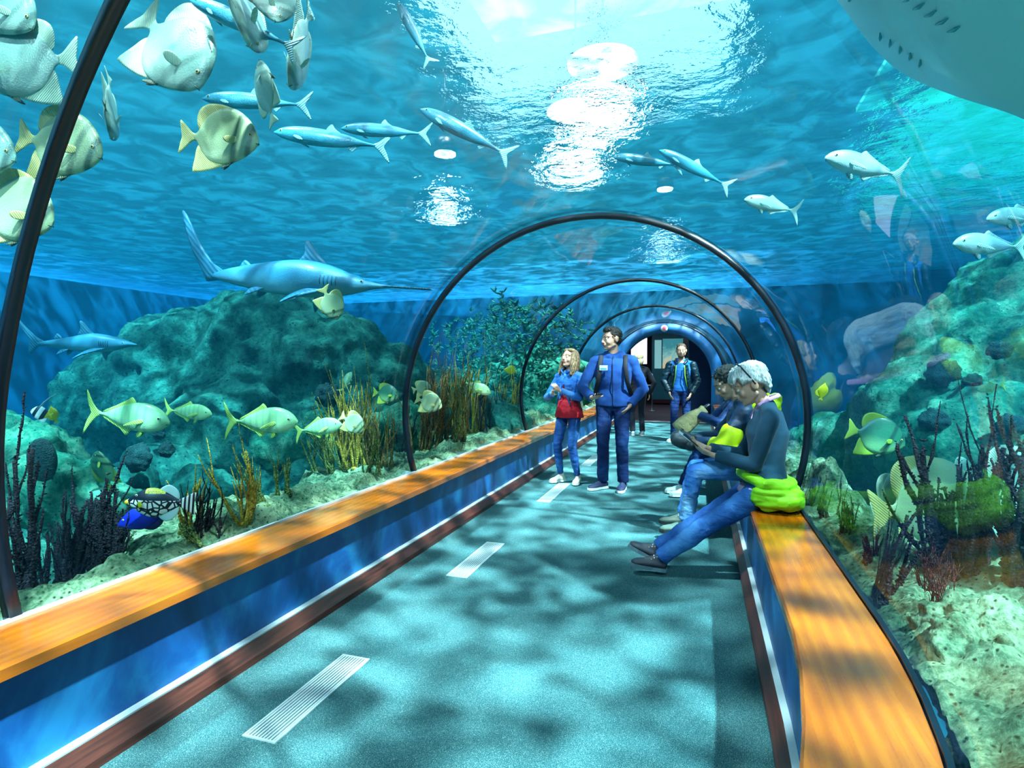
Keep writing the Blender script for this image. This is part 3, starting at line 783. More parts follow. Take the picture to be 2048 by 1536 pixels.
# --- man in the blue hooded jacket
def man_blue():
    g = on_floor(1226, 978); p = Person((g.x, g.y, 0), R(180+4), 1.87, False, 'person in a blue hooded jacket and dark jeans standing with a phone, looking aside')
    k = p.k
    p.pose((0, 0, .99), lean=(.01, -.01, 1), ankr=(.115, .02, .085), ankl=(-.115, .03, .085), toer=(.75, .8, 0), toel=(.12, 1, 0), hr=(.215, .27, 1.06), hl=(-.185, .10, .965), ehr=(.75, -.6, -.2), ehl=(-1, -.6, 0),
           head=(-58, 0, 0) if False else (-52, 2, 0))
    p.body({'r': dict(d=(-.55, .8, .1), n=(-.2, .1, 1), side=-1, curl=.55), 'l': dict(d=(.75, -.15, -1), n=(1, 0, .5), side=-1, curl=.3)})
    H = mat('short dark brown hair', f_hair, '0c0d0e', '1e1a18', '4a3c34')
    p.hair([((0, -.022, .046), (.080, .096, .082)), ((0, .028, .092), (.058, .062, .036)), ((0, -.045, .0), (.074, .066, .062))], H, amp=.008, fr=75, zs=1, label='short wavy dark hair'); p.brows(H, .0045)
    navy = cloth('royal blue fleece', '1a4e9a', '0c2e66', wr=.6)
    def ex(b):
        q = lambda x, y, z: Vector((x, y, z))
        b.tube([q(.0, .06, 1.50), q(.085, .03, 1.535), q(.1, -.06, 1.56), q(.0, -.12, 1.57), q(-.1, -.06, 1.56), q(-.085, .03, 1.535), q(0, .06, 1.50)], .032, 12)
        b.ball((0, -.13, 1.50), (.12, .055, .09))
    j = p.wear('jacket', [('torso', dict(g=.030, t0=-.1, t1=.95)), ('arms', dict(g=.018, cut=.93))], navy, fold=.009, fr=6, stretch=(1, 1, 1.4), extra=ex)
    MB().tube([(0, .155, .93), (0, .152, 1.1), (0, .168, 1.3), (0, .15, 1.44), (0, .105, 1.53)], .005, 8).build('zip', plain('dark zip', '0a1c3c', .4), j)
    hd = MB()
    hd.box((.055, .165, 1.37), (.145, .172, 1.425)); o = hd.build('sticker', plain('white sticker', 'cfeeee', .5), j, smooth=False); o['label'] = 'white and light blue name sticker'
    MB().box((.065, .171, 1.378), (.135, .1735, 1.393)).build('sticker_band', plain('cyan print', '2fa0c8', .5), o, smooth=False)
    p.wear('jeans', [('torso', dict(g=.004, t0=-.2, t1=.15)), ('legs', dict(g=.012, end=.97, flare=.012))], JDARK, fold=.007, fr=9, stretch=(1, 1, 1.3))
    SH = plain('navy sneaker', '16254a', .7, nscale=90)
    for n in 'rl': p.shoe(n, SH, M_SOLE)
    strap = plain('black webbing', '0c1420', .8)
    bp = MB(); bp.ball((0, -.23, 1.25), (.15, .09, .23), 20, 14); o = fuse(bp, .012, 'backpack_tmp', strap, None)
    o.parent = p.root; o.name = 'backpack'; o['label'] = 'black backpack worn on the back'
    for sx in (-1, 1):
        MB().tube([(sx*.115, -.17, 1.45), (sx*.135, -.06, 1.545), (sx*.135, .06, 1.535), (sx*.14, .15, 1.42), (sx*.16, .165, 1.25), (sx*.20, .06, 1.1), (sx*.16, -.12, 1.06)], .026, 10, .35, side=(sx, .2, .1)).build('strap', strap, o)
    ph = empty('phone', (0, 0, 0), label="black smartphone held in the standing man's right hand", cat='phone')
    w = p.root.matrix_world if False else Matrix.Translation(p.root.location) @ Matrix.Rotation(p.root.rotation_euler.z, 4, 'Z')
    hp = p.J['wrr']; c = w @ (hp+Vector((-.06, .075, .035))); ph.location = c
    rot = (w.to_3x3() @ Matrix.Rotation(R(35), 3, 'Z')).to_4x4()
    ph.rotation_euler = (rot @ Matrix.Rotation(R(18), 4, 'X')).to_euler()
    MB().box((-.036, -.07, -.004), (.036, .07, .004)).build('case', plain('phone case', '10161e', .3), ph, smooth=False, bevel=.0015)
    MB().box((-.033, -.066, .004), (.033, .066, .0046)).build('screen', plain('phone glass', '0a1a2a', .08), ph, smooth=False)
man_blue()

# --- woman in the denim jacket
def woman_denim():
    g = on_floor(1138, 966); p = Person((g.x, g.y, 0), R(180-22), 1.63, True, 'person in denim jacket and red top standing by the left bench')
    p.pose((0, 0, .865), lean=(0, -.03, 1), ankr=(.10, .03, .08), ankl=(-.11, -.03, .08), toer=(.35, 1, 0), toel=(-.35, 1, 0), hr=(.06, .26, 1.09), hl=(-.05, .27, 1.13), ehr=(1, -.5, -.6), ehl=(-1, -.5, -.6), head=(-8, -14, 0))
    p.body({'r': dict(d=(-.45, .45, .55), n=(-.6, -.6, .1), side=-1, curl=.7), 'l': dict(d=(.35, .5, .6), n=(.6, -.6, .1), side=1, curl=.8)})
    H = mat('brown blonde hair', f_hair, '3c2c20', '7a6448', 'c0aa80')
    st = []
    for sx in (-1, 1):
        for i in range(7):
            a = i/6; x = sx*(.072+.012*math.sin(i*2)); y = .030-.085*a
            st.append(([(sx*.045, y*.6, .09), (x, y, .03), (x*1.12, y+.004, -.05), (x*1.2, y*.9+.01, -.13), (x*1.12+sx*.01*math.cos(i), y*.8+.02, -.205+.02*math.sin(i*3))], [.022, .024, .022, .019, .006]))
    for i in range(5): st.append(([(-.05+.025*i, -.06, .05), (-.055+.0275*i, -.095, -.03), (-.055+.0275*i, -.09, -.12), (-.05+.025*i, -.085, -.2)], [.03, .03, .026, .008]))
    p.hair([((0, -.024, .045), (.082, .096, .082)), ((.03, .02, .088), (.045, .055, .03)), ((-.03, .02, .088), (.045, .055, .03))], H, strands=st, amp=.006, fr=90, label='shoulder length brown hair with blonde ends'); p.brows(H, .0035)
    red = cloth('deep red jersey', 'c01830', '6a0c18', rough=.7)
    p.wear('top', [('torso', dict(g=.010, t0=-.0, t1=.86))], red, fold=.006, fr=8, extra=lambda b: b.tube([(0, 0, .80), (0, .0, .86), (0, .0, 1.0)], [.185, .178, .135], 28, .80, side=(1, 0, 0)))
    den = mat('light denim jacket cloth', f_jeans, '2e74c8', '1a52a0', '7ab4e6')
    b = MB(); p.torso(b, .020, .28, .95); p.arms(b, .012, .93)
    # jacket hangs open: two front panels leave the red top in view
    k = p.k; 
    def dd(q, n):
        v = Vector((q.x, q.y, q.z*2))*9; f = noise.noise(v)+.5*noise.noise(v*2)
        r = q+n*(.006*f)
        zr = q.z
        if q.y > .035 and zr < 1.20 and abs(q.x) < .10:
            wd = interp(zr, [(.90, .10), (1.10, .045), (1.20, 0)]); 
            if abs(q.x) < wd: r.y -= .045
        return r
    j = fuse(b, .008, 'jacket', den, p.root, disp=dd); j['label'] = 'open light blue denim jacket'
    for sx in (-1, 1):
        MB().box((-.042, 0, -.028), (.042, .006, .028)).build('chest_pocket', den, j, loc=(sx*.075, .132, 1.17), rot=(R(-8), 0, R(-sx*22)), smooth=False, bevel=.002)
        MB().tube([(sx*.02, .10, 1.325), (sx*.06, .085, 1.36), (sx*.085, .02, 1.385), (sx*.06, -.06, 1.39), (0, -.075, 1.39)], .016, 10, .6).build('collar', den, j)
        MB().tube([(sx*.035, .13, 1.19), (sx*.055, .142, 1.08), (sx*.095, .12, .96)], .010, 8, .6).build('placket', den, j)
    p.wear('jeans', [('torso', dict(g=.0, t0=-.2, t1=.12)), ('legs', dict(g=.004, end=.92, flare=-.004))], JEAN, fold=.005, fr=10)
    SH = plain('pale grey sneaker', 'b8c4b4', .7, nscale=90)
    for n in 'rl': p.shoe(n, SH, M_SOLE)
woman_denim()

# --- bearded man far down the tunnel
def man_far():
    g = on_floor(1361, 884); p = Person((g.x, g.y, 0), R(180-3), 1.86, False, 'bearded person in open dark jacket and blue shirt far down the tunnel')
    p.pose((0, 0, .985), lean=(0, -.02, 1), ankr=(.12, .0, .085), ankl=(-.12, .02, .085), toer=(.5, 1, 0), toel=(-.1, 1, 0), hr=(.19, .17, .93), hl=(-.19, .17, .92), ehr=(1, -.5, 0), ehl=(-1, -.5, 0), head=(5, 2, 0))
    p.body({'r': dict(d=(-.3, .5, -.8), n=(-.9, -.2, .1), side=-1, curl=.5), 'l': dict(d=(.3, .5, -.8), n=(.9, -.2, .1), side=1, curl=.5)}, .009)
    H = mat('sandy brown hair', f_hair, '2a2018', '5c4630', '8a7050')
    p.hair([((0, -.030, .03), (.083, .094, .082)), ((0, -.01, .072), (.074, .082, .052))], H, label='short receding hair'); p.brows(H)
    b = MB(); [b.ball(p.q(*c), tuple(v*p.k for v in r), 14, 10, p.J['HM']) for c, r in (((0, .070, -.088), (.036, .030, .026)), ((.04, .035, -.07), (.018, .035, .03)), ((-.04, .035, -.07), (.018, .035, .03)), ((0, .092, -.042), (.028, .008, .006)))]
    fuse(b, .008, 'beard', H, p.root)
    p.wear('shirt', [('torso', dict(g=.008, t0=-.1, t1=.95))], cloth('bright blue shirt', '2a7ad8', '174a94'), fold=.004)
    def ex(b):
        b.ball((0, -.12, 1.5), (.12, .06, .08))
        b.tube([(.06, .09, 1.46), (.10, .03, 1.52), (.10, -.06, 1.55), (0, -.11, 1.55), (-.1, -.06, 1.55), (-.1, .03, 1.52), (-.06, .09, 1.46)], .03, 10)
        for sx in (-1, 1): b.tube([(sx*.10, .12, 1.45), (sx*.13, .135, 1.25), (sx*.17, .11, 1.02), (sx*.18, .06, .92)], [.04, .045, .05, .05], 10, .6)
    jk = cloth('dark teal shell fabric', '0e2c3a', '061420', rough=.35, wr=.9, sheen=0)
    jb = p.wear('jacket', [('arms', dict(g=.022, cut=.95))], jk, fold=.010, fr=9, extra=lambda b: (ex(b), b.tube([(0, -.035, .90), (0, -.035, 1.2), (0, -.035, 1.42), (0, -.03, 1.5)], [.20, .195, .20, .12], 28, .62, side=(1, 0, 0))), label='open dark jacket')
    lim = plain('lime lining', '8cd82a', .6)
    for sx in (-1, 1): MB().tube([(sx*.075, .165, 1.44), (sx*.085, .185, 1.25), (sx*.125, .165, 1.03)], .009, 8, .6).build('lining_edge', lim, jb)
    p.wear('jeans', [('torso', dict(g=.004, t0=-.2, t1=.12)), ('legs', dict(g=.012, end=.97, flare=.01))], JDARK, fold=.008)
    SH = plain('grey green sneaker', '8fa49a', .7)
    for n in 'rl': p.shoe(n, SH, M_SOLE)
man_far()

# --- blonde visitor half hidden behind the man in blue
def blonde():
    g = on_floor(1276, 872); p = Person((g.x, g.y, 0), R(20), 1.72, True, 'blonde person in dark clothes mostly hidden behind the man in the blue jacket')
    p.pose((0, 0, .91), ankr=(.09, .0, .08), ankl=(-.10, .05, .08), hr=(.24, .05, .85), hl=(-.24, .05, .85), ehr=(1, -.5, 0), ehl=(-1, -.5, 0), head=(0, 0, 0))
    p.body({'r': dict(d=(0, .1, -1), n=(-1, 0, 0), side=-1), 'l': dict(d=(0, .1, -1), n=(1, 0, 0), side=1)}, .011)
    H = mat('pale blonde hair', f_hair, '9c8a50', 'd8cc90', 'f4f0cc')
    p.hair([((0, -.024, .04), (.090, .105, .09)), ((0, -.05, -.05), (.088, .072, .09))], H, label='blonde bob')
    p.wear('jacket', [('torso', dict(g=.02, t0=-.1, t1=.97)), ('arms', dict(g=.018, cut=.95))], cloth('black coat cloth', '0b1220'), .011)
    p.wear('trousers', [('torso', dict(g=.004, t0=-.2, t1=.12)), ('legs', dict(g=.01, end=.97, flare=.01))], cloth('black trousers cloth', '0c1626'), .011)
    for n in 'rl': p.shoe(n, plain('grey shoe', '8496a0', .6), M_SOLE, lace=False)
blonde()
# --- grey haired woman leaning on the right bench
def seat_local(p):
    return Matrix.Translation(p.root.location) @ Matrix.Rotation(p.root.rotation_euler.z, 4, 'Z')
def woman_grey():
    p = Person((.385, 4.02, 0), R(90), 1.74, True, 'grey haired person in dark sweater and jeans leaning on the right bench')
    p.pose((0, -.03, .645), lean=(0, -.0, 1), ankr=(.03, .70, .12), ankl=(-.07, .655, .10), toer=(.12, 1, .42), toel=(-.1, 1, .12), hr=(.04, .335, .86), hl=(-.07, .30, .83), ehr=(.5, -.8, -.8), ehl=(-.4, -1, -.9),
           khr=(0, .3, 1), khl=(0, .3, 1), head=(8, 27, 0), neck=(0, .62, .72))
    p.body({'r': dict(d=(-.35, .75, .35), n=(-.3, -.5, .8), side=-1, curl=.35), 'l': dict(d=(.1, .85, .35), n=(.5, -.45, .75), side=1, curl=.45, thumb=.3)}, .0055)
    H = mat('silver white hair', f_hair, '8ea4a8', 'd4e4e6', 'fbfdf8')
    st = []
    for i in range(9):                                     # fringe and sides sweeping forward
        a = -1+i/4
        st.append(([(a*.05, -.01, .118), (a*.066, .048, .102), (a*.072, .078, .070), (a*.076, .090, .045)], [.020, .018, .013, .004]))
    for sx in (-1, 1):
        for i in range(5): st.append(([(sx*.055, -.07+.028*i, .085), (sx*.078, -.07+.026*i, .035), (sx*.078, -.073+.020*i, -.02+.014*i), (sx*.066, -.076+.018*i, -.06+.030*i)], [.024, .022, .015, .005]))
    for i in range(5): st.append(([(-.05+.025*i, -.08, .06), (-.052+.026*i, -.094, .0), (-.044+.022*i, -.080, -.05), (-.036+.018*i, -.066, -.09)], [.026, .024, .018, .006]))
    p.hair([((0, -.026, .050), (.085, .100, .082))], H, strands=st, amp=.007, fr=85, zs=.3, label='short silver white hair with a fringe')
    p.brows(mat('grey brow', f_hair, '6a6a60', '8a8478', 'a09a8a'), .003)
    q = p.q
    g = MB(); g.tube([q(-.092, -.012, -.0), q(-.094, .0, .06), q(-.065, .012, .125), q(0, .018, .146), q(.065, .012, .125), q(.094, .0, .06), q(.092, -.012, -.0)], .0055, 8, .7)
    o = g.build('hairband', plain('dark blue band', '0c2238', .3), p.root); o['label'] = 'thin dark glasses or band pushed up over the hair'
    sw = cloth('dark teal knit', '17445c', '0a2434', wr=.6)
    p.wear('sweater', [('torso', dict(g=.014, t0=-.0, t1=.98)), ('arms', dict(g=.013, cut=.92))], sw, fold=.004, fr=7, stretch=(1, 1, 1.5))
    pk = cloth('pale pink cotton', 'd8a4d0', 'a87aa8', rough=.7)
    nk = p.J['neck']; c = MB()
    c.tube([nk+Vector((-.0, .070, -.035)), nk+Vector((.052, .055, .0)), nk+Vector((.072, .0, .040)), nk+Vector((.045, -.055, .062)), nk+Vector((0, -.068, .066)), nk+Vector((-.045, -.055, .062)), nk+Vector((-.072, .0, .040)), nk+Vector((-.052, .055, .0)), nk+Vector((0, .070, -.035))], .016, 12, .45)
    c.capsule(nk+Vector((-.02, .075, -.04)), nk+Vector((-.045, .10, -.085)), .02, .008, 10, .4); c.capsule(nk+Vector((.02, .075, -.04)), nk+Vector((.045, .10, -.085)), .02, .008, 10, .4)
    fuse(c, .006, 'shirt_collar', pk, p.root)['label'] = 'pale pink shirt collar'
    p.wear('jeans', [('torso', dict(g=.006, t0=-.2, t1=.10)), ('legs', dict(g=.008, end=.95, flare=.006))], JEAN, fold=.007, fr=10, voxel=.008, stretch=(1, 1.6, 1.6))
    p.wear('shirt_hem', [], pk, voxel=.007, fold=.004, extra=lambda b: b.tube([(0, 0, .585), (0, 0, .605), (0, -.0, .64)], [.185, .19, .17], 28, .78, side=(1, 0, 0)))
    SH = plain('black trainer', '0d1a2a', .7, nscale=90, var=.6); SO = plain('grey trainer sole', '4e6c78', .6)
    for n in 'rl': p.shoe(n, SH, SO)
    lime = cloth('lime quilted nylon', '8cd820', '4f9a10', rough=.45, wr=.8, sheen=0)
    # lime jacket tied round the waist, spilling over the bench behind her
    b = MB()
    b.tube([(.0, .13, .72), (-.11, .10, .71), (-.185, .0, .68), (-.16, -.10, .65), (0, -.15, .64), (.16, -.10, .65), (.185, .0, .68), (.11, .10, .71), (0, .13, .72)], [.03, .032, .045, .06, .07, .06, .045, .032, .03], 12, .8)
    b.ball((-.10, -.13, .585), (.15, .115, .075)); b.ball((.08, -.14, .59), (.12, .10, .08)); b.ball((-.17, -.05, .60), (.06, .13, .085)); b.ball((-.02, -.19, .57), (.2, .05, .06))
    def dd(q, n):
        f = abs(noise.noise(Vector((q.x*5, q.y*5, q.z*26))))*.018+.008*noise.noise(q*14); r = q+n*f
        r.z = max(r.z, .508); return r
    j = fuse(b, .008, 'tied_jacket', lime, p.root, it=3, disp=dd); j['label'] = 'lime green padded jacket tied around the waist'
    w = seat_local(p)
    ph = empty('phone', w @ Vector((-.015, .42, .905)), label="dark tablet sized phone with pale cover in the grey haired person's hands", cat='phone')
    ph.rotation_euler = (w.to_3x3() @ (Matrix.Rotation(R(38), 3, 'X') @ Matrix.Rotation(R(0), 3, 'Z'))).to_euler()
    MB().box((-.052, -.085, -.004), (.052, .085, .004)).build('case', plain('tablet case', '10222e', .35), ph, smooth=False, bevel=.0015)
    MB().box((-.048, -.08, .004), (.048, .08, .0046)).build('screen', plain('tablet glass', '0a1c2a', .08), ph, smooth=False)
    MB().box((-.052, .02, -.0075), (.052, .115, -.0042)).build('cover', plain('pale cover', 'a8d0dc', .5), ph, smooth=False)
woman_grey()

# --- dark haired visitor next to her
def sit_b():
    p = Person((.40, 4.95, 0), R(90), 1.78, False, 'dark haired person in navy and yellow green jacket seated behind the grey haired one')
    p.pose((0, -.0, .615), lean=(0, .16, 1), ankr=(.11, .52, .13), ankl=(-.10, .50, .13), toer=(.2, 1, -.0), toel=(-.15, 1, -.0), hr=(.06, .46, .80), hl=(-.13, .42, .80), ehr=(.9, -.4, -.8), ehl=(-.9, -.2, -.9),
           khr=(0, .3, 1), khl=(0, .3, 1), head=(10, 32, 0), neck=(0, .45, .85))
    p.body({'r': dict(d=(-.5, .8, 0), n=(0, .1, 1), side=-1, curl=.6), 'l': dict(d=(.5, .8, 0), n=(0, .1, 1), side=1, curl=.6)}, .008)
    H = mat('black brown hair', f_hair, '06080a', '14181a', '3c4a48')
    st = []
    for i in range(16):
        a = i*2.39; r_ = math.sqrt((i+.5)/16)
        x, y = .07*r_*math.cos(a), -.02+.08*r_*math.sin(a); zz = .125-.05*r_*r_
        st.append(([(x*.8, y*.8, zz-.02), (x, y+.01, zz+.008), (x*1.2, y*1.15+.025, zz+.010)], [.016, .014, .004]))
    p.hair([((0, -.024, .046), (.084, .100, .086)), ((0, -.06, -.02), (.076, .06, .06))], H, strands=st, amp=.010, fr=60, zs=1, label='tousled dark hair'); p.brows(H)
    nv = cloth('dark navy shell', '0c2a46', '05142a', rough=.5, wr=.8, sheen=0); lm = cloth('yellow green shell', 'b8d812', '6e9408', rough=.45, wr=.8, sheen=0)
    j = p.wear('jacket', [('torso', dict(g=.024, t0=-.08, t1=.95)), ('arms', dict(g=.022, cut=.94))], nv, fold=.010, fr=7, extra=lambda b: b.ball(p.J['neck']+Vector((0, -.09, -.01)), (.14, .10, .09)))
    e, wr = p.J['ell'], p.J['wrl']; s_ = p.J['shl']
    b = MB(); b.capsule(s_.lerp(e, .62), e, .079, .075, 16); b.tube([e, e.lerp(wr, .45)], [.075, .068], 16); b.ball(e+Vector((0, -.02, -.03)), (.075, .085, .08)); b.capsule(s_.lerp(e, .5)+Vector((0, .05, 0)), e+Vector((0, .04, -.01)), .05, .06, 14)
    o = fuse(b, .009, 'sleeve_panel', lm, j, it=3, disp=lambda q, n: q+n*.008*noise.noise(q*9)); o['label'] = 'bright yellow green sleeve panel'
    b = MB(); n0 = p.J['neck']
    for i, (dx, dy, dz, r) in enumerate([(-.04, -.13, .02, .085), (.06, -.16, .0, .08), (-.0, -.20, -.05, .09), (-.10, -.12, -.06, .07), (.0, -.25, .02, .05)]): b.ball(n0+Vector((dx, dy, dz)), (r*1.2, r, r))
    o = fuse(b, .009, 'hood', lm, j, it=3, disp=lambda q, n: q+n*(.014*abs(noise.noise(Vector((q.x*7, q.y*20, q.z*20))))+.008*noise.noise(q*9))); o['label'] = 'yellow green hood lying on the back'
    p.wear('jeans', [('torso', dict(g=.006, t0=-.2, t1=.10)), ('legs', dict(g=.012, end=.93, flare=.008))], JLIGHT, fold=.008, fr=9, voxel=.009)
    SH = plain('grey green leather boot', '5c7468', .55, nscale=60, var=.5)
    for n in 'rl': p.shoe(n, SH, plain('dark boot sole', '1c2c30', .7), hgt=.045)
    w = seat_local(p)
    bg_ = empty('bag', w @ Vector((-.05, .50, .80)), label='small black bag on the knees between the two nearest seated visitors', cat='bag'); bg_.rotation_euler.z = R(90)
    bb = MB(); bb.ball((0, 0, .0), (.11, .12, .07)); bb.ball((.02, .05, .02), (.08, .08, .07)); bb.ball((-.02, -.04, -.02), (.1, .07, .06))
    fuse(bb, .007, 'pouch', plain('black grained fabric', '0c222c', .6, var=.5, nscale=60), bg_, disp=lambda q, n: q+n*.01*noise.noise(q*14))
    MB().tube([(-.09, .0, .02), (-.06, .03, .08), (.0, .04, .095), (.06, .03, .08), (.09, .0, .03)], .009, 8, .5).build('handle', plain('black webbing', '0c1420', .8), bg_)
sit_b()

# --- third seated visitor with a paper bag
def sit_c():
    p = Person((.40, 6.55, 0), R(96), 1.72, True, 'person in navy top holding a paper bag, seated farthest on the right bench')
    p.pose((0, -.0, .605), lean=(0, .10, 1), ankr=(.09, .58, .085), ankl=(-.06, .54, .085), toer=(.1, 1, 0), toel=(-.1, 1, 0), hr=(.05, .44, .88), hl=(-.10, .42, .90), ehr=(.9, -.4, -.8), ehl=(-.9, -.4, -.8),
           khr=(0, .3, 1), khl=(0, .3, 1), head=(25, 10, 6), neck=(0, .35, .9))
    p.body({'r': dict(d=(-.5, .8, .1), n=(-.6, -.3, -.4), side=1, curl=.8), 'l': dict(d=(.5, .8, .1), n=(.6, -.3, -.4), side=-1, curl=.8)}, .008)
    H = mat('light brown hair', f_hair, '4a3c2c', '8c7854', 'c8b88c')
    p.hair([((0, -.024, .044), (.085, .100, .084)), ((.05, -.02, -.05), (.035, .05, .07)), ((-.05, -.02, -.05), (.035, .05, .07)), ((0, -.06, -.04), (.07, .045, .08))], H, label='light brown hair'); p.brows(H)
    p.wear('jacket', [('torso', dict(g=.022, t0=-.05, t1=.95)), ('arms', dict(g=.02, cut=.93))], cloth('navy blue quilt', '123c74', '081c40', rough=.5, wr=.9), fold=.009, fr=8)
    p.wear('jeans', [('torso', dict(g=.006, t0=-.2, t1=.10)), ('legs', dict(g=.010, end=.94, flare=.006))], JDARK, fold=.007)
    for n in 'rl': p.shoe(n, plain('pale blue canvas shoe', 'a4c4cc', .7), M_SOLE)
    w = seat_local(p); base = P(1352, 862, 6.15)
    bg_ = empty('paper_bag', P(1384, 838, 6.12), label='crumpled brown paper bag held over the knees by the farthest seated visitor', cat='bag')
    ax = (RGT*.78+UPV*.62).normalized(); up = (UPV*.78-RGT*.62).normalized(); M = Matrix((ax, ax.cross(up)*-1, up)).transposed()
    if M.determinant() < 0: M = Matrix((ax, ax.cross(up), up)).transposed()
    bg_.rotation_euler = M.to_euler()
    bb = MB(); vs = []; fs = []; nn = 20
    secs = [(-.20, .075, .035), (-.19, .085, .055), (-.1, .088, .065), (0, .080, .06), (.08, .062, .05), (.13, .045, .040), (.17, .050, .045)]
    for i, (x, h, d_) in enumerate(secs):
        for jx in range(nn):
            a = 2*PI*jx/nn; c_, s_ = math.cos(a), math.sin(a)
            e = .55; y = d_*math.copysign(abs(s_)**e, s_); z = h*math.copysign(abs(c_)**e, c_); f = 1+.10*noise.noise(Vector((x*30, y*40, z*30)))
            vs.append((x, y*f, z*f))
    for i in range(len(secs)-1):
        for jx in range(nn): fs.append((i*nn+jx, i*nn+(jx+1) % nn, (i+1)*nn+(jx+1) % nn, (i+1)*nn+jx))
    fs.append(tuple(range(nn))); fs.append(tuple(range((len(secs)-1)*nn, len(secs)*nn)))
    bb.add(vs, fs); bb.build('sack', plain('kraft paper', 'c4c08c', .8, nscale=24, bump=.8, bdist=.02, var=.5), bg_)
    bt = MB(); bt.tube([(.10, 0, .0), (.19, 0, .0), (.20, 0, .0), (.235, 0, .0), (.245, 0, 0)], [.033, .033, .028, .028, .022], 18); bt.build('bottle_top', plain('glossy black cap', '080e16', .15), bg_)
sit_c()
# ------------------------------------------------------------ fish
def resample(pts, n):
    """closed smooth outline through pts (Catmull-Rom)"""
    out = []; k = len(pts)
    for i in range(k):
        p0, p1, p2, p3 = [Vector(pts[(i+j-1) % k]) for j in range(4)]
        for s in range(n):
            t = s/n; out.append(.5*((2*p1)+(p2-p0)*t+(2*p0-5*p1+4*p2-p3)*t*t+(3*p1-p0-3*p2+p3)*t*t*t))
    return out
def curve1(tab, x):
    xs = [a for a, _ in tab]
    if x <= xs[0]: return tab[0][1]
    if x >= xs[-1]: return tab[-1][1]
    for i in range(len(tab)-1):
        if x <= xs[i+1]:
            x0, y0 = tab[i]; x1, y1 = tab[i+1]; h = x1-x0
            m0 = (y1-tab[i-1][1])/(x1-tab[i-1][0]) if i else (y1-y0)/h
            m1 = (tab[i+2][1]-y0)/(tab[i+2][0]-x0) if i+2 < len(tab) else (y1-y0)/h
            t = (x-x0)/h
            return (2*t**3-3*t*t+1)*y0+(t**3-2*t*t+t)*h*m0+(-2*t**3+3*t*t)*y1+(t**3-t*t)*h*m1
def fish_body(name, top, bot, wid, m, parent, n=36, r=20, power=1.0, bend=0):
    """nose at x=+.5, tail root at -.5; unit length"""
    vs = []; fs = []
    x0, x1 = top[0][0], top[-1][0]
    for i in range(n+1):
        u = i/n; x = x0+(x1-x0)*(.5-.5*math.cos(PI*u))
        t, b_, w = curve1(top, x), curve1(bot, x), max(.0005, curve1(wid, x)); c = (t+b_)/2; h = max(.0005, (t-b_)/2)
        dy = bend*max(0, .1-x)**2
        for j in range(r):
            a = 2*PI*j/r; ca, sa = math.cos(a), math.sin(a)
            vs.append((x, w*math.copysign(abs(ca)**power, ca)+dy, c+h*sa))
    for i in range(n):
        for j in range(r): fs.append((i*r+j, i*r+(j+1) % r, (i+1)*r+(j+1) % r, (i+1)*r+j))
    fs.append(tuple(range(r))); fs.append(tuple(range(n*r, (n+1)*r)))
    return MB().add(vs, fs).build(name, m, parent)
def fin(name, outline, m, parent, th=.008, y=0, rot=None, loc=None, bend=0, sm_=4, dome=0):
    """solid fin whose outline lies in x, z; thicker in the middle than at the rim"""
    pts = resample(outline, sm_) if sm_ else [Vector(p) for p in outline]
    n = len(pts); c = sum(pts, Vector((0, 0)))/n
    vs = []; fs = []
    def Y(x): return y+bend*max(0, .1-x)**2
    for s in (-1, 1):
        for f, tt in ((1.0, .25), (.8, .7), (.4, 1.0)):
            for p in pts:
                q = c+(p-c)*f; vs.append((q.x, Y(q.x)+s*th*tt*.5, q.y))
        vs.append((c.x, Y(c.x)+s*th*.5, c.y))
    K = 3*n+1
    for s in (0, 1):
        o = s*K
        for k in range(2):
            for i in range(n):
                f = (o+k*n+i, o+k*n+(i+1) % n, o+(k+1)*n+(i+1) % n, o+(k+1)*n+i); fs.append(f if s else f[::-1])
        for i in range(n):
            f = (o+2*n+i, o+2*n+(i+1) % n, o+3*n); fs.append(f if s else f[::-1])
    for i in range(n): fs.append((i, (i+1) % n, K+(i+1) % n, K+i))
    return MB().add(vs, fs).build(name, m, parent, loc=loc, rot=rot)
def f_fish(t, base, belly, bands=(), band_c='183028', back=None, rough=.32, yellow=None, scale=55, slant=0.0, spec=.6):
    c = t.coord(); sp = t.n('SeparateXYZ'); t.l(c, sp.inputs[0]); X, Z = sp.outputs[0], sp.outputs[2]
    nz = t.noise(c, 6, 4)
    col = t.ramp(t.math('MULTIPLY_ADD', nz, .12, t.math('ADD', Z, .42)), [(.25, belly), (.5, base), (.78, back or base)])
    xs = t.math('ADD', X, t.math('MULTIPLY', Z, slant))
    for x, w, a in bands:
        d = t.math('ABSOLUTE', t.math('SUBTRACT', xs, x)); m = t.ramp(t.math('DIVIDE', d, w), [(.35, a), (1.0, 0.0)])
        col = t.mix(m, col, band_c)
    if yellow:
        m = t.ramp(t.math('MULTIPLY', t.math('ABSOLUTE', Z), 2.0), [(.62, 0.0), (.95, .8)]); col = t.mix(m, col, yellow)
    sc = t.voro(c, scale); 
    t.out(t.bsdf(col, rough, normal=t.bump(sc, .15, .006), spec=spec, coat=.2))
def f_fin(t, base, edge='0a1a18', rim=.0, z0=.0):
    c = t.coord(); n = t.n('TexWave', wave_type='BANDS', bands_direction='DIAGONAL'); t.l(t.coord(scale=(1, .2, 1)), n.inputs[0]); n.inputs['Scale'].default_value = 22; n.inputs['Distortion'].default_value = 1.5
    col = t.mix(t.math('MULTIPLY', n.outputs[0], .16), base, edge)
    t.out(t.bsdf(col, .45, normal=t.bump(n.outputs[0], .3, .01), spec=.4))
M_BLK = plain('fish eye black', '05080a', .1)
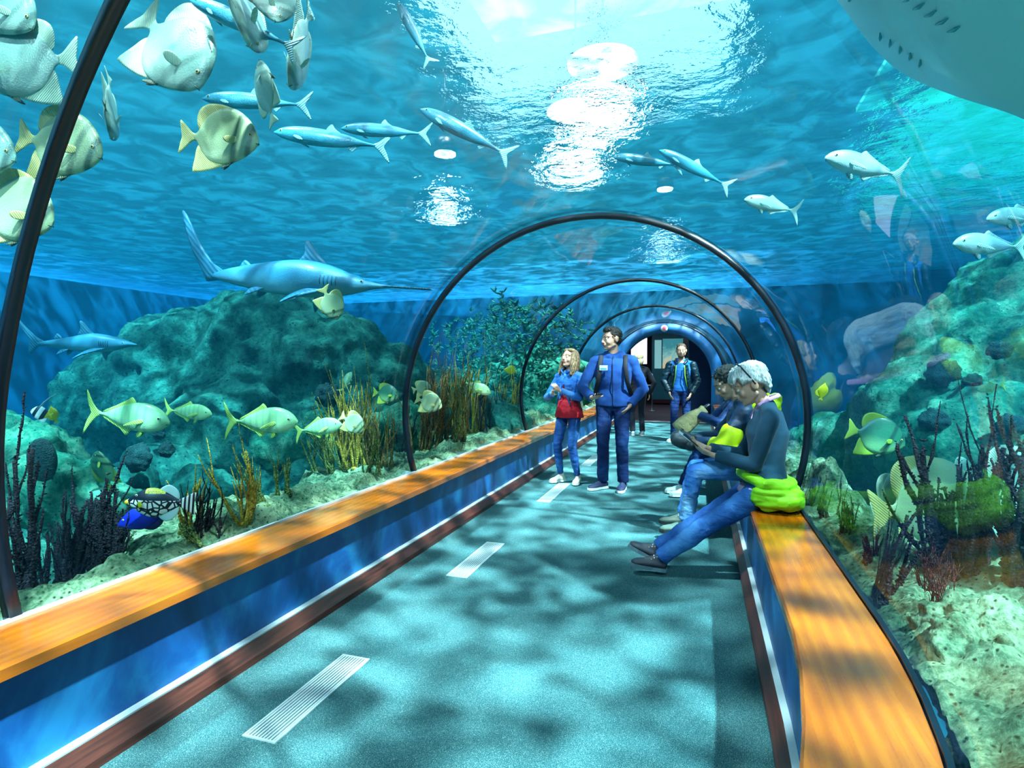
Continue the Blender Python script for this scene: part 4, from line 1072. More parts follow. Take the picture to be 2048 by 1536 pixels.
def eyes(parent, x, z, w, r, ring):
    for s in (-1, 1):
        e = MB().ball((x, s*w, z), (r, r*.45, r), 14, 10).build('eye', ring, parent)
        MB().ball((x, s*(w+r*.28), z), (r*.55, r*.3, r*.55), 10, 8).build('pupil', M_BLK, e)

def orient(o, pos, length, ang, yaw=0, roll=0, flip=None):
    """ang: heading in the frame (0 right, 90 up); yaw turns the head towards (+) or away from the viewer; roll tips the back towards the viewer"""
    a = R(ang); B = -FWD; pl = RGT*math.cos(a)+UPV*math.sin(a); up = -RGT*math.sin(a)+UPV*math.cos(a)
    if math.cos(a) < -.35 if flip is None else flip: up = -up
    h = pl*math.cos(R(yaw))+B*math.sin(R(yaw)); side = up.cross(h).normalized()
    u2 = h.cross(side)
    u = up*math.cos(R(roll))+side*math.sin(R(roll)); side = u.cross(h)
    M = Matrix((h, side, u)).transposed()
    o.matrix_world = Matrix.Translation(pos) @ M.to_4x4() @ Matrix.Scale(length, 4)
    return o

# batfish ------------------------------------------------------
def protofish(name, label, cat, group): return empty(name, (0, 0, -50), label=label, cat=cat, group=group)
def make_batfish(kind):
    base = {'pale': ('84b0a2', 'a8c8b8'), 'warm': ('a8c090', 'bcd0a4'), 'dark': ('2c6c50', '7cae78')}[kind]
    bd = {'pale': [(.40, .05, .6), (.22, .05, .4)], 'warm': [(.38, .05, .8), (.20, .06, .65)], 'dark': [(.37, .05, .9), (.17, .06, .85), (-.38, .10, .3)]}[kind]
    bm_ = mat('batfish skin '+kind, f_fish, base[0], base[1], bd, '1c4038', base[0], slant=-.22, spec=.55)
    fm = mat('batfish fin '+kind, f_fin, {'pale': 'bfe0c4', 'warm': 'd8d488', 'dark': '9cb83c'}[kind], {'pale': '3f7f78', 'warm': 'a89c40', 'dark': '0c2a20'}[kind])
    dk = mat('batfish dark fin', f_fin, '1c3830', 'b8a02c')
    t = protofish('batfish', '', 'fish', None)
    top = [(-.46, .045), (-.41, .075), (-.35, .19), (-.25, .32), (-.08, .405), (.08, .41), (.22, .345), (.34, .24), (.43, .11), (.475, .0)]
    bot = [(-.46, -.045), (-.41, -.075), (-.35, -.18), (-.25, -.30), (-.08, -.365), (.08, -.355), (.22, -.30), (.34, -.22), (.43, -.14), (.475, -.07)]
    wid = [(-.46, .012), (-.35, .025), (-.1, .055), (.15, .078), (.3, .068), (.42, .038), (.475, .012)]
    fish_body('body', top, bot, wid, bm_, t, power=.85)
    fin('dorsal_fin', [(.12, .38), (.0, .435), (-.14, .465), (-.29, .46), (-.40, .39), (-.435, .27), (-.41, .13), (-.34, .10), (-.2, .25), (0, .34)], fm, t, .010)
    fin('anal_fin', [(.06, -.33), (-.06, -.40), (-.22, -.455), (-.40, -.485), (-.455, -.46), (-.435, -.30), (-.41, -.14), (-.34, -.10), (-.2, -.22), (-.02, -.30)], fm, t, .010)
    fin('tail_fin', [(-.43, .04), (-.50, .07), (-.62, .19), (-.68, .23), (-.665, .1), (-.645, 0), (-.665, -.1), (-.68, -.23), (-.62, -.19), (-.50, -.07), (-.43, -.04)], fm, t, .012)
    for s in (-1, 1):
        fin('pectoral_fin', [(.02, .03), (-.04, .055), (-.13, .04), (-.17, -.01), (-.11, -.05), (-.02, -.03)], fm, t, .008, rot=(0, 0, s*R(-32)), loc=(.20, s*.070, -.06))
        fin('pelvic_fin', [(.03, .0), (.0, -.02), (-.09, -.14), (-.16, -.19), (-.12, -.09), (-.04, .0)], dk, t, .012, rot=(s*R(-18), R(12), 0), loc=(.17, s*.03, -.285))
    m_ = MB(); m_.tube([(.455, -.035, -.075), (.485, 0, -.07), (.455, .035, -.075)], .007, 8); m_.build('mouth', plain('fish mouth', '34584c', .5), t)
    eyes(t, .375, .035, .050, .024, plain('batfish eye ring', 'd8c878', .2))
    return t
BAT = {}
def put(proto, first, kind, lab, px, py, z, Lpx, ang, yaw=0, roll=0, group=None, cyaw=None):
    if kind not in BAT: BAT[kind] = [proto, False]
    e = BAT[kind]
    o = e[0] if not e[1] else copy_tree(e[0]); e[1] = True
    tag(o, lab, None, group)
    while P(px, py, z).z > 3.1: z -= .03                   # stay below the water surface
    pos = P(px, py, z); L = Lpx/F*z
    orient(o, pos, L, ang, yaw, roll); return o
pb, pw, pd = make_batfish('pale'), make_batfish('warm'), make_batfish('dark')
G = 'batfish in the upper left'
for a in [
    (pb, 'bp', 'large pale batfish steeply nose down right of the dark arch, biggest at top left', 355, 108, 2.9, 205, -48, 12, 0),
    (pb, 'bp', 'pale batfish cut by the left edge facing left with its tail spread, above the rest', 34, 128, 2.75, 185, 186, 0, 0),
    (pw, 'bw', 'pale batfish just right of the dark arch facing right, lower of the big two', 134, 292, 2.8, 165, -12, 5, 0),
    (pw, 'bw', 'yellow edged batfish facing right in open water, rightmost of the upper left school', 452, 276, 3.2, 145, -4, 5, 0),
    (pw, 'bw', 'banded batfish facing right at the left edge below the school, with a dark eye stripe', 40, 422, 2.75, 170, -16, 8, 0),
    (pb, 'bp', 'narrow batfish seen edge on, diving beside the big pale one', 222, 226, 3.1, 118, -86, 0, 112),
    (pb, 'bp', 'thin batfish seen nearly head on with black fins, tail up, at top centre left', 598, 108, 3.1, 158, -101, 5, 98),
    (pb, 'bp', 'pale batfish diving at the top edge above the long silver fish', 492, 22, 3.0, 180, -78, 5, 84),
    (pb, 'bp', 'small batfish at the top edge behind the diving one', 545, 2, 3.4, 110, -70, 10, 30),
    (pb, 'bp', 'slim batfish turned away with its tail down, left of the thin diving one', 530, 176, 3.2, 108, 102, 5, 48),
    (pb, 'bp', 'batfish in the top left corner mostly out of frame', 8, 14, 2.8, 150, -30, 0, 0),
    (pb, 'bp', 'batfish at the left edge, only its face in view', -38, 300, 2.7, 150, -10, 0, 0),
]: put(a[0], 0, a[1], *a[2:], group=G)
put(pw, 0, 'bw', 'pale batfish turned away under the long shark snout', 664, 612, 5.2, 62, -70, -30, 30)
put(pd, 0, 'bd', 'dark green batfish with black bands and yellow fin edges facing right, on the right', 1762, 874, 4.0, 95, -14, 10, 0)
G = 'batfish behind the black corals on the right'
put(pw, 0, 'bw', 'large pale green batfish seen from behind between the black corals on the right', 1872, 1005, 2.9, 215, 8, -8, 0, G)
put(pb, 0, 'bp', 'pale batfish with a striped fin left of the large green one, by the reef', 1790, 1010, 3.0, 150, 12, -36, 0, G)
put(pb, 0, 'bp', 'batfish at the right edge behind the tallest black corals', 2040, 980, 3.0, 195, 0, -12, 0, G)
put(pb, 0, 'bp', 'slender batfish with a white and blue rim between the big green one and the edge', 1928, 955, 3.4, 95, 5, -34, 0, G)
put(pd, 0, 'bd', 'green striped batfish over the yellow coral left of the second arch', 776, 788, 5.2, 46, -6, 5, 0)
put(pw, 0, 'bw', 'pale green batfish just right of the second arch foot, upper one', 846, 775, 6.0, 34, 15, 10, 0)
put(pw, 0, 'bw', 'pale green batfish partly behind the second arch foot, lower one', 862, 806, 5.6, 50, -15, 10, 0)
put(pd, 0, 'bd', 'green batfish half hidden behind the black corals at lower left', 206, 935, 3.9, 75, 100, 15, 20)
put(pw, 0, 'bw', 'faint yellow green batfish over the yellow coral clusters', 708, 848, 5.0, 50, -30, 10, 0)

# trevally / jacks ---------------------------------------------
def make_jack(kind):
    gold = kind == 'gold'
    bm_ = mat('jack skin '+kind, f_fish, 'a4dc9c' if gold else 'a8dcd8', 'd4f0c8' if gold else 'e8f8f4', [(-.28+.10*i, .024, .3) for i in range(6)] if gold else [], '3c9488', '8cc87c' if gold else '3f9cb8', scale=70)
    fm = mat('jack fin '+kind, f_fin, 'b8d868' if gold else 'a4d4cc', '6c9c4c' if gold else '3c8c98')
    t = protofish('trevally' if gold else 'silver_fish', '', 'fish', None); sl = 1.0 if gold else .82
    top = [(-.42, .014), (-.34, .022), (-.2, .09*sl), (0, .165*sl), (.18, .185*sl), (.33, .15*sl), (.44, .08*sl), (.5, .0)]
    bot = [(-.42, -.014), (-.34, -.022), (-.2, -.085*sl), (0, -.15*sl), (.18, -.165*sl), (.33, -.14*sl), (.44, -.085*sl), (.5, -.035)]
    wid = [(-.42, .008), (-.3, .02), (0, .06), (.2, .072), (.35, .06), (.45, .035), (.5, .01)]
    fish_body('body', top, bot, wid, bm_, t)
    fin('dorsal_fin', [(.06, .15*sl), (.0, .235*sl), (-.06, .20*sl), (-.2, .12*sl), (-.34, .05), (-.36, .02), (-.2, .075*sl), (-.02, .14*sl)], fm, t, .010)
    fin('anal_fin', [(.02, -.13*sl), (-.04, -.225*sl), (-.09, -.17*sl), (-.22, -.11*sl), (-.34, -.05), (-.36, -.02), (-.2, -.07*sl), (-.05, -.12*sl)], fm, t, .010)
    fin('tail_fin', [(-.38, .018), (-.44, .045), (-.52, .14), (-.60, .27), (-.575, .13), (-.535, .04), (-.52, 0), (-.535, -.04), (-.575, -.13), (-.60, -.27), (-.52, -.14), (-.44, -.045), (-.38, -.018)], fm, t, .012, sm_=3)
    for s in (-1, 1):
        fin('pectoral_fin', [(.02, .02), (-.06, .02), (-.17, -.03), (-.21, -.07), (-.12, -.05), (-.02, -.02)], fm, t, .008, rot=(0, 0, s*R(-20)), loc=(.22, s*.066, -.03))
        fin('pelvic_fin', [(.02, .0), (-.02, -.07), (-.07, -.09), (-.05, -.02)], fm, t, .008, rot=(s*R(-15), 0, 0), loc=(.17, s*.025, -.145*sl))
    MB().tube([(.47, -.022, -.045), (.495, 0, -.03), (.47, .022, -.045)], .005, 8).build('mouth', plain('fish mouth', '34584c', .5), t)
    eyes(t, .39, .025, .048, .021, plain('jack eye ring', 'c8d8b0', .2)); return t
pg, ps = make_jack('gold'), make_jack('silver')
put(pg, 0, 'jg', 'large golden green trevally with faint bars facing right at lower left', 262, 834, 4.0, 168, -6, 6)
put(pg, 0, 'jg', 'small golden fish with yellow tail ahead of the large trevally', 380, 824, 4.4, 92, -4, 4)
put(pg, 0, 'jg', 'golden green trevally facing right behind the first yellow coral cluster', 528, 842, 4.4, 148, 1, 10)
put(pg, 0, 'jg', 'pale trevally partly hidden inside the yellow coral clusters', 640, 855, 5.0, 95, 10, 10)
put(pg, 0, 'jg', 'green trevally swimming between the second and third arches at left', 955, 775, 6.6, 62, -22, 20)
put(pg, 0, 'jg', 'thin green fish swimming steeply up in front of the rock mound', 693, 762, 6.0, 42, 68, -20)
G = 'silver fish near the right glass'
put(ps, 0, 'js', 'silver fish facing left high on the right, biggest of the silver ones there', 1725, 332, 3.4, 160, 168, 5, 0, G)
put(ps, 0, 'js', 'slim silver fish facing left below and left of the biggest silver one', 1540, 410, 4.2, 105, 166, 0, 0, G)
put(ps, 0, 'js', 'silver fish facing left at the right edge, upper of the pair', 2035, 432, 3.4, 125, 184, 0, 0, G)
put(ps, 0, 'js', 'silver fish facing left at the right edge, lower of the pair', 1975, 490, 3.2, 150, 178, 6, 0, G)
put(pg, 0, 'jg', 'tiny turquoise fish with a yellow tail facing left over the right rock slope', 1980, 775, 4.2, 52, 190, 0)

# long silver fish at the water surface ------------------------
def make_long():
    bm_ = mat('long fish skin', f_fish, '2c98b8', '58bcc8', [], '3c9488', 'd8fcfc', scale=80)  # teal of the reflected water put into the skin colour
    fm = mat('long fish fin', f_fin, '8cd4e0', '3c90b0'); t = protofish('milkfish', '', 'fish', None)
    top = [(-.45, .012), (-.35, .022), (-.15, .065), (.1, .085), (.3, .075), (.43, .045), (.5, .0)]
    bot = [(-.45, -.012), (-.35, -.02), (-.15, -.06), (.1, -.08), (.3, -.07), (.43, -.045), (.5, -.015)]
    wid = [(-.45, .006), (-.3, .02), (0, .045), (.25, .05), (.42, .03), (.5, .006)]
    fish_body('body', top, bot, wid, bm_, t)
    fin('tail_fin', [(-.43, .012), (-.48, .04), (-.60, .15), (-.56, .05), (-.53, 0), (-.56, -.05), (-.60, -.15), (-.48, -.04), (-.43, -.012)], fm, t, .010, sm_=3)
    fin('dorsal_fin', [(.02, .07), (-.02, .14), (-.06, .10), (-.12, .06)], fm, t, .009)
    fin('anal_fin', [(-.20, -.04), (-.24, -.09), (-.28, -.05), (-.30, -.03)], fm, t, .008)
    for s in (-1, 1): fin('pectoral_fin', [(.02, .01), (-.06, .0), (-.12, -.04), (-.05, -.03)], fm, t, .006, rot=(0, 0, s*R(-25)), loc=(.30, s*.04, -.03))
    eyes(t, .43, .012, .026, .014, plain('jack eye ring', 'c8d8b0', .2)); return t
pl_ = make_long(); G = 'long silver fish under the water surface'
for l, x, y, z, L, a in [('long silver fish behind the thin diving batfish, facing left', 505, 203, 4.0, 200, 176), ('long silver fish running down right behind the top batfish', 480, 45, 3.9, 220, 155),
        ('long silver fish left of centre under the surface, lower one of a crossing pair', 655, 278, 4.4, 215, 172), ('slim silver fish crossing the pair left of centre', 765, 262, 4.5, 165, 176),
        ('steeply sloping silver fish at the top, left of the bright skylight', 826, 62, 3.9, 130, 118), ('silver fish sloping down right beside the left lamp glitter', 925, 262, 4.3, 190, 152),
        ('silver fish just right of the brightest lamp glitter', 1290, 322, 4.4, 130, 172), ('silver fish under the right lamp glitter', 1385, 335, 4.4, 150, 152)]:
    put(pl_, 0, 'ln', l, x, y, z, L, a, 0, 0, G)

# sharks -------------------------------------------------------
def make_shark(name, label, pos, L, ang, yaw, col, belly, snout=1.0, big=False):
    bm_ = mat('shark skin '+name, f_fish, col, belly, [], '183028', col, rough=.4, scale=200, spec=.4); fm = mat('shark fin '+name, f_fin, col, '103848')
    t = empty(name, label=label, cat='shark')
    if big:
        top = [(-.40, .016), (-.3, .045), (-.1, .085), (.08, .105), (.22, .088), (.34, .048), (.44, .018), (.56, .004)]
        bot = [(-.40, -.016), (-.3, -.038), (-.1, -.07), (.08, -.08), (.22, -.072), (.34, -.05), (.44, -.022), (.56, -.004)]
        wid = [(-.40, .008), (-.25, .03), (0, .065), (.18, .085), (.3, .06), (.42, .025), (.56, .003)]
    else:
        top = [(-.42, .012), (-.3, .030), (-.1, .062), (.08, .092), (.22, .080), (.34, .055), (.44, .024), (.5, .004)]
        bot = [(-.42, -.012), (-.3, -.026), (-.1, -.055), (.08, -.070), (.22, -.064), (.34, -.044), (.44, -.018), (.5, -.006)]
        wid = [(-.42, .008), (-.25, .03), (0, .06), (.18, .072), (.3, .06), (.42, .034), (.5, .006)]
    fish_body('body', top, bot, wid, bm_, t, 44, 24)
    fin('tail_fin', [(-.36, .02), (-.42, .05), (-.52, .13), (-.60, .205), (-.62, .20), (-.54, .08), (-.485, .0), (-.50, -.06), (-.48, -.085), (-.42, -.03), (-.36, -.018)] if not big else
        [(-.34, .02), (-.40, .05), (-.50, .17), (-.58, .30), (-.61, .31), (-.555, .16), (-.47, .02), (-.44, -.03), (-.42, -.03), (-.38, -.025), (-.34, -.018)], fm, t, .018, sm_=4)
    fin('dorsal_fin', [(.12, .075), (.08, .11), (.0, .19), (-.03, .19), (-.02, .13), (-.045, .075), (.0, .065)] if not big else [(.20, .085), (.15, .14), (.10, .20), (.075, .195), (.08, .14), (.05, .09), (.12, .085)], fm, t, .018)
    fin('rear_dorsal_fin', [(-.19, .045), (-.23, .085), (-.25, .075), (-.26, .04)], fm, t, .012)
    for s in (-1, 1):
        fin('pectoral_fin', [(.04, .0), (.0, -.03), (-.10, -.10), (-.15, -.16), (-.13, -.07), (-.06, .0)], fm, t, .014, rot=(s*R(52), 0, 0), loc=(.22, s*.05, -.035))
        fin('pelvic_fin', [(.02, .0), (-.03, -.04), (-.07, -.055), (-.05, -.01)], fm, t, .010, rot=(s*R(30), 0, 0), loc=(-.12, s*.025, -.045))
    gl = MB()
    for s in (-1, 1):
        for i in range(5): gl.tube([(.285-.018*i, s*curve1(wid, .285-.018*i)*.99, .022), (.282-.018*i, s*curve1(wid, .285-.018*i)*1.005, .0), (.285-.018*i, s*curve1(wid, .285-.018*i)*.96, -.022)], .0022, 6)
    gl.build('gill_slits', plain('gill shadow', '14303c', .6), t)
    if big:
        MB().box((.50, -.012, -.004), (.74, .012, .004)).build('snout_blade', fm, t, bevel=.002)
        tb = MB()
        for i in range(14):
            x = .54+.014*i
            for s in (-1, 1): tb.tube([(x, s*.010, 0), (x+.002, s*.024, 0)], [.003, .0008], 5)
        tb.build('snout_teeth', plain('pale teeth', 'a8ccd0', .4), t)
    eyes(t, .40, .012, curve1(wid, .40)*.92, .009, plain('shark eye ring', '9cb8b8', .2))
    orient(t, pos, L, ang, yaw); return t
make_shark('sawfish', 'long grey sawfish with a lit back gliding right above the rock mound', P(575, 560, 5.4), 400/F*5.4, -5, 8, '2c7c9c', '9cdce0', big=True)
make_shark('reef_shark', 'small grey reef shark facing right at the far left under the school', P(165, 688, 6.0), 235/F*6.0, -1, 6, '3c86a0', '7cc0cc')

# big pale ray like shark lying over the glass at top right ----
def make_ray():
    t = empty('guitarfish', label='huge pale belly of a guitarfish gliding close over the glass at top right', cat='ray')
    bm_ = mat('guitarfish belly', f_fish, 'e4fff8', 'ffffff', [], '183028', '3c9c98', rough=.5, scale=300, spec=.3)
    # seen from below: x along the body, y across, flat disc with a domed back
    n = 60; r = 28; wt = [(-1.3, .03), (-.9, .10), (-.5, .22), (-.25, .42), (.0, .56), (.2, .50), (.42, .32), (.6, .17), (.74, .06), (.8, .01)]
    ht = [(-1.3, .02), (-.9, .05), (-.5, .085), (-.2, .11), (.1, .12), (.4, .085), (.65, .05), (.8, .008)]
    vs = []; fs = []
    for i in range(n+1):
        x = -1.3+2.1*(.5-.5*math.cos(PI*i/n)); w = curve1(wt, x); h = curve1(ht, x)
        for j in range(r):
            a = 2*PI*j/r; ca, sa = math.cos(a), math.sin(a); core = min(1, .20/max(w, .01))
            y = w*math.copysign(abs(ca)**.9, ca); prof = (1-abs(ca)**1.6)**.8
            z = (h*prof if sa > 0 else -h*.45*prof)*(1 if abs(y) < .2 else max(.25, 1-(abs(y)-.2)*1.5))
            vs.append((x, y, z+.06*abs(y)*abs(y)))
    for i in range(n):
        for j in range(r): fs.append((i*r+j, i*r+(j+1) % r, (i+1)*r+(j+1) % r, (i+1)*r+j))
    fs.append(tuple(range(r))); fs.append(tuple(range(n*r, (n+1)*r)))
    MB().add(vs, fs).build('body', bm_, t)
    gm = plain('gill shadow', '14303c', .6); 
    for s in (-1, 1):
        g = MB()
        for i in range(5): g.tube([(.22-.055*i, s*(.16), -.050), (.205-.055*i, s*(.20), -.050), (.20-.055*i, s*(.235), -.046)], [.003, .007, .003], 8)
        g.build('gill_slits', plain('soft gill shade', '4c9c98', .6), t)
    MB().tube([(.42, -.10, -.036), (.44, 0, -.038), (.42, .10, -.036)], .008, 8).build('mouth', plain('soft gill shade', '4c9c98', .6), t)
    fm = mat('guitarfish fin', f_fin, '58b8b0', '287c84')
    fin('dorsal_fin', [(-.5, .05), (-.6, .2), (-.66, .19), (-.68, .05)], fm, t, .03); fin('rear_dorsal_fin', [(-.85, .04), (-.93, .16), (-.98, .15), (-1.0, .03)], fm, t, .03)
    fin('tail_fin', [(-1.2, .02), (-1.38, .16), (-1.46, .18), (-1.38, .0), (-1.32, -.06), (-1.2, -.02)], fm, t, .03)
    return t
ry = make_ray()
a = P(1560, -180, 2.35); c = P(2200, 240, 2.15); h = (a-c).normalized(); up = Vector((.25, -.15, 1)); side = up.cross(h).normalized(); up = h.cross(side)
ry.matrix_world = Matrix.Translation(P(1885, 72, 2.35)) @ Matrix((h, side, up)).transposed().to_4x4() @ Matrix.Scale(.95, 4)

# reef oddities ------------------------------------------------
def idol():
    t = empty('bannerfish', label='black and white banded fish with yellow and a long trailing fin, over the left boulder', cat='fish')
    def fn(t_):
        c = t_.coord(); sp = t_.n('SeparateXYZ'); t_.l(c, sp.inputs[0])
        col = t_.ramp(t_.math('ADD', t_.math('ADD', sp.outputs[0], t_.math('MULTIPLY', sp.outputs[2], .3)), .5), [(0, 'e8d820'), (.22, '0a1a24'), (.4, 'e8f4f0'), (.6, '0a1a24'), (.76, 'e8f4f0'), (.88, '102028')], 'CONSTANT')
        t_.out(t_.bsdf(col, .35))
    bm_ = mat('banded fish skin', fn)
    fish_body('body', [(-.42, .03), (-.25, .2), (0, .34), (.22, .26), (.4, .07), (.5, 0)], [(-.42, -.03), (-.25, -.2), (0, -.32), (.22, -.24), (.4, -.07), (.5, -.02)], [(-.42, .01), (0, .07), (.25, .06), (.5, .008)], bm_, t)
    fm = plain('white fin', 'e4f4f4', .5); MB().tube([(.05, 0, .3), (-.05, 0, .55), (-.25, 0, .85), (-.55, 0, 1.15)], [.05, .03, .018, .006], 8, .4).build('banner_fin', fm, t)
    fin('tail_fin', [(-.40, .03), (-.55, .14), (-.53, 0), (-.55, -.14), (-.40, -.03)], plain('yellow fin', 'd8d020', .5), t, .012); fin('anal_fin', [(.0, -.28), (-.2, -.42), (-.32, -.3), (-.3, -.15)], fm, t, .012)
    eyes(t, .34, .04, .045, .02, plain('jack eye ring', 'c8d8b0', .2)); orient(t, P(80, 826, 3.7), 42/F*3.7, 165, 10)
idol()
def trigger():
    t = empty('triggerfish', label='black fish with big white belly spots and a yellow back patch, behind the black corals', cat='fish')
    def fn(t_):
        c = t_.coord(); sp = t_.n('SeparateXYZ'); t_.l(c, sp.inputs[0])
        v = t_.voro(t_.coord(scale=(1, .4, 1)), 9.5, 'DISTANCE_TO_EDGE'); sp_ = t_.ramp(v, [(.10, 0.0), (.13, 1.0)])
        low = t_.math('LESS_THAN', sp.outputs[2], .04); m = t_.math('MULTIPLY', sp_, low)
        col = t_.mix(m, '081020', 'f0fcf8'); hi = t_.math('MULTIPLY', t_.math('GREATER_THAN', sp.outputs[2], .16), t_.math('LESS_THAN', t_.math('ABSOLUTE', t_.math('SUBTRACT', sp.outputs[0], .0)), .16))
        fine = t_.ramp(t_.voro(c, 40), [(.2, .25), (.4, 1.0)]); col = t_.mix(t_.math('MULTIPLY', hi, fine), col, 'e0d850'); t_.out(t_.bsdf(col, .35))
    bm_ = mat('spotted trigger skin', fn)
    fish_body('body', [(-.42, .04), (-.25, .14), (0, .25), (.2, .22), (.4, .09), (.5, .0)], [(-.42, -.04), (-.25, -.15), (0, -.27), (.2, -.23), (.4, -.1), (.5, -.04)], [(-.42, .02), (0, .10), (.25, .09), (.5, .015)], bm_, t)
    def ft(t_):
        c = t_.coord(); w = t_.n('TexWave', wave_type='BANDS', bands_direction='X'); t_.l(c, w.inputs[0]); w.inputs['Scale'].default_value = 4.5
        t_.out(t_.bsdf(t_.ramp(w.outputs[0], [(.4, '081020'), (.5, 'f0fcf8')], 'CONSTANT'), .4))
    fin('tail_fin', [(-.38, .05), (-.5, .12), (-.66, .2), (-.64, 0), (-.66, -.2), (-.5, -.12), (-.38, -.05)], mat('banded tail', ft), t, .03)
    cl = plain('clear fin', 'c4ecec', .4); fin('dorsal_fin', [(-.05, .22), (-.2, .32), (-.36, .22), (-.38, .06), (-.2, .16)], cl, t, .012); fin('anal_fin', [(-.05, -.24), (-.2, -.34), (-.36, -.22), (-.38, -.06), (-.2, -.17)], cl, t, .012)
    for s in (-1, 1): fin('pectoral_fin', [(.02, .02), (-.08, .05), (-.12, -.02), (-.04, -.06)], plain('yellow fin', 'd8d020', .5), t, .012, rot=(0, 0, s*R(-35)), loc=(.26, s*.085, -.03))
    MB().ball((.47, 0, -.02), (.05, .045, .045)).build('lips', plain('yellow lips', 'e0b820', .4), t)
    eyes(t, .30, .12, .07, .022, plain('jack eye ring', 'c8d8b0', .2)); orient(t, P(312, 1004, 2.95), 112/F*2.95, 176, 8)
trigger()
def tang():
    bl = plain('deep blue skin', '1028a8', .35, nscale=20); t = empty('surgeonfish', label='deep blue fish with its snout down, under the white spotted black fish', cat='fish')
    fish_body('body', [(-.42, .03), (-.25, .15), (0, .24), (.2, .21), (.4, .10), (.5, .01)], [(-.42, -.03), (-.25, -.14), (0, -.22), (.2, -.20), (.4, -.1), (.5, -.03)], [(-.42, .015), (0, .08), (.25, .07), (.5, .012)], bl, t)
    dk = plain('black blue fin', '081048', .4); fin('dorsal_fin', [(.2, .18), (0, .32), (-.2, .28), (-.36, .12), (-.38, .04), (-.1, .18)], dk, t, .02); fin('anal_fin', [(.1, -.18), (-.1, -.30), (-.3, -.22), (-.38, -.04), (-.1, -.16)], dk, t, .02)
    fin('tail_fin', [(-.4, .03), (-.56, .18), (-.52, 0), (-.56, -.18), (-.4, -.03)], plain('yellow fin', 'd8d020', .5), t, .02); eyes(t, .36, .06, .05, .02, plain('jack eye ring', 'c8d8b0', .2))
    orient(t, P(288, 1034, 3.05), 100/F*3.05, 196, 8)
tang()
def yellow_tang(px, py, z, L, a, lab):
    t = empty('butterflyfish', label=lab, cat='fish'); y = plain('yellow skin', 'd8c828', .4, var=.5)
    fish_body('body', [(-.42, .03), (-.25, .2), (0, .32), (.22, .25), (.4, .08), (.5, 0)], [(-.42, -.03), (-.25, -.2), (0, -.30), (.22, -.24), (.4, -.07), (.5, -.02)], [(-.42, .01), (0, .07), (.25, .06), (.5, .008)], y, t)
    fin('tail_fin', [(-.40, .03), (-.56, .14), (-.54, 0), (-.56, -.14), (-.40, -.03)], y, t, .014); fin('dorsal_fin', [(.1, .28), (-.1, .42), (-.3, .34), (-.36, .12), (-.15, .24)], y, t, .014); eyes(t, .34, .04, .045, .022, M_BLK)
    orient(t, P(px, py, z), L/F*z, a, 10)
yellow_tang(107, 828, 3.9, 34, 100, 'small olive yellow fish right behind the black and white banded one')
yellow_tang(1020, 741, 9.5, 26, 170, 'round yellow orange fish beyond the third arch at left')
yellow_tang(1646, 782, 4.6, 34, 80, 'narrow yellow fish seen end on beside the right arch foot')
# remove prototypes that were never placed
for pr in (pb, pw, pd, pg, ps, pl_): assert pr.location.z > -20
# ------------------------------------------------------------ corals
def f_coral(t, dark, light):
    c = t.coord(); n = t.noise(c, 60, 4); v = t.voro(c, 110)
    t.out(t.bsdf(t.ramp(n, [(.35, dark), (.66, light)]), .75, normal=t.bump(v, .8, .01), spec=.25))
M_CBLK = mat('black coral', f_coral, '06070c', '241a26'); M_CYEL = mat('yellow coral', f_coral, '86701c', 'dcbc48'); M_CBRN = mat('brown coral', f_coral, '4c3c20', '9c7c3c')
M_CRED = mat('maroon coral', f_coral, '2c0c10', '6c2c28'); M_COLV = mat('olive coral', f_coral, '2c3c20', '7c8c40')
def drop(px, py, z, fn=None):
    c = P(px, py, z); return c
def ground_z(u, v): return bed_left(u, v) if u < CX else bed_right(u, v)
def root_at(px, py, h=.58):
    """walk along the view ray to where it meets the seabed"""
    d = (P(px, py, 1)-CAM); t = .8
    for _ in range(2400):
        q = CAM+d*t
        if (q.x < -2.42 or q.x > .70) and q.z <= ground_z(q.x, q.y)+.005: break
        t += .006
        if t > 14: break
    far = abs(q.x-CX) > 2.6 or (-2.42 < q.x < .70)
    if far:                                             # hidden behind the crest: stand on the crest
        for hh in (.62, .56, .5, .45):
            q = CAM+d*((hh-CAM.z)/d.z)
            q.x = min(max(q.x, -3.3), -2.52) if px < 1200 else max(min(q.x, 1.3), .76)
            if ground_z(q.x, q.y) >= hh-.04: break
        q.z = ground_z(q.x, q.y)
    return q
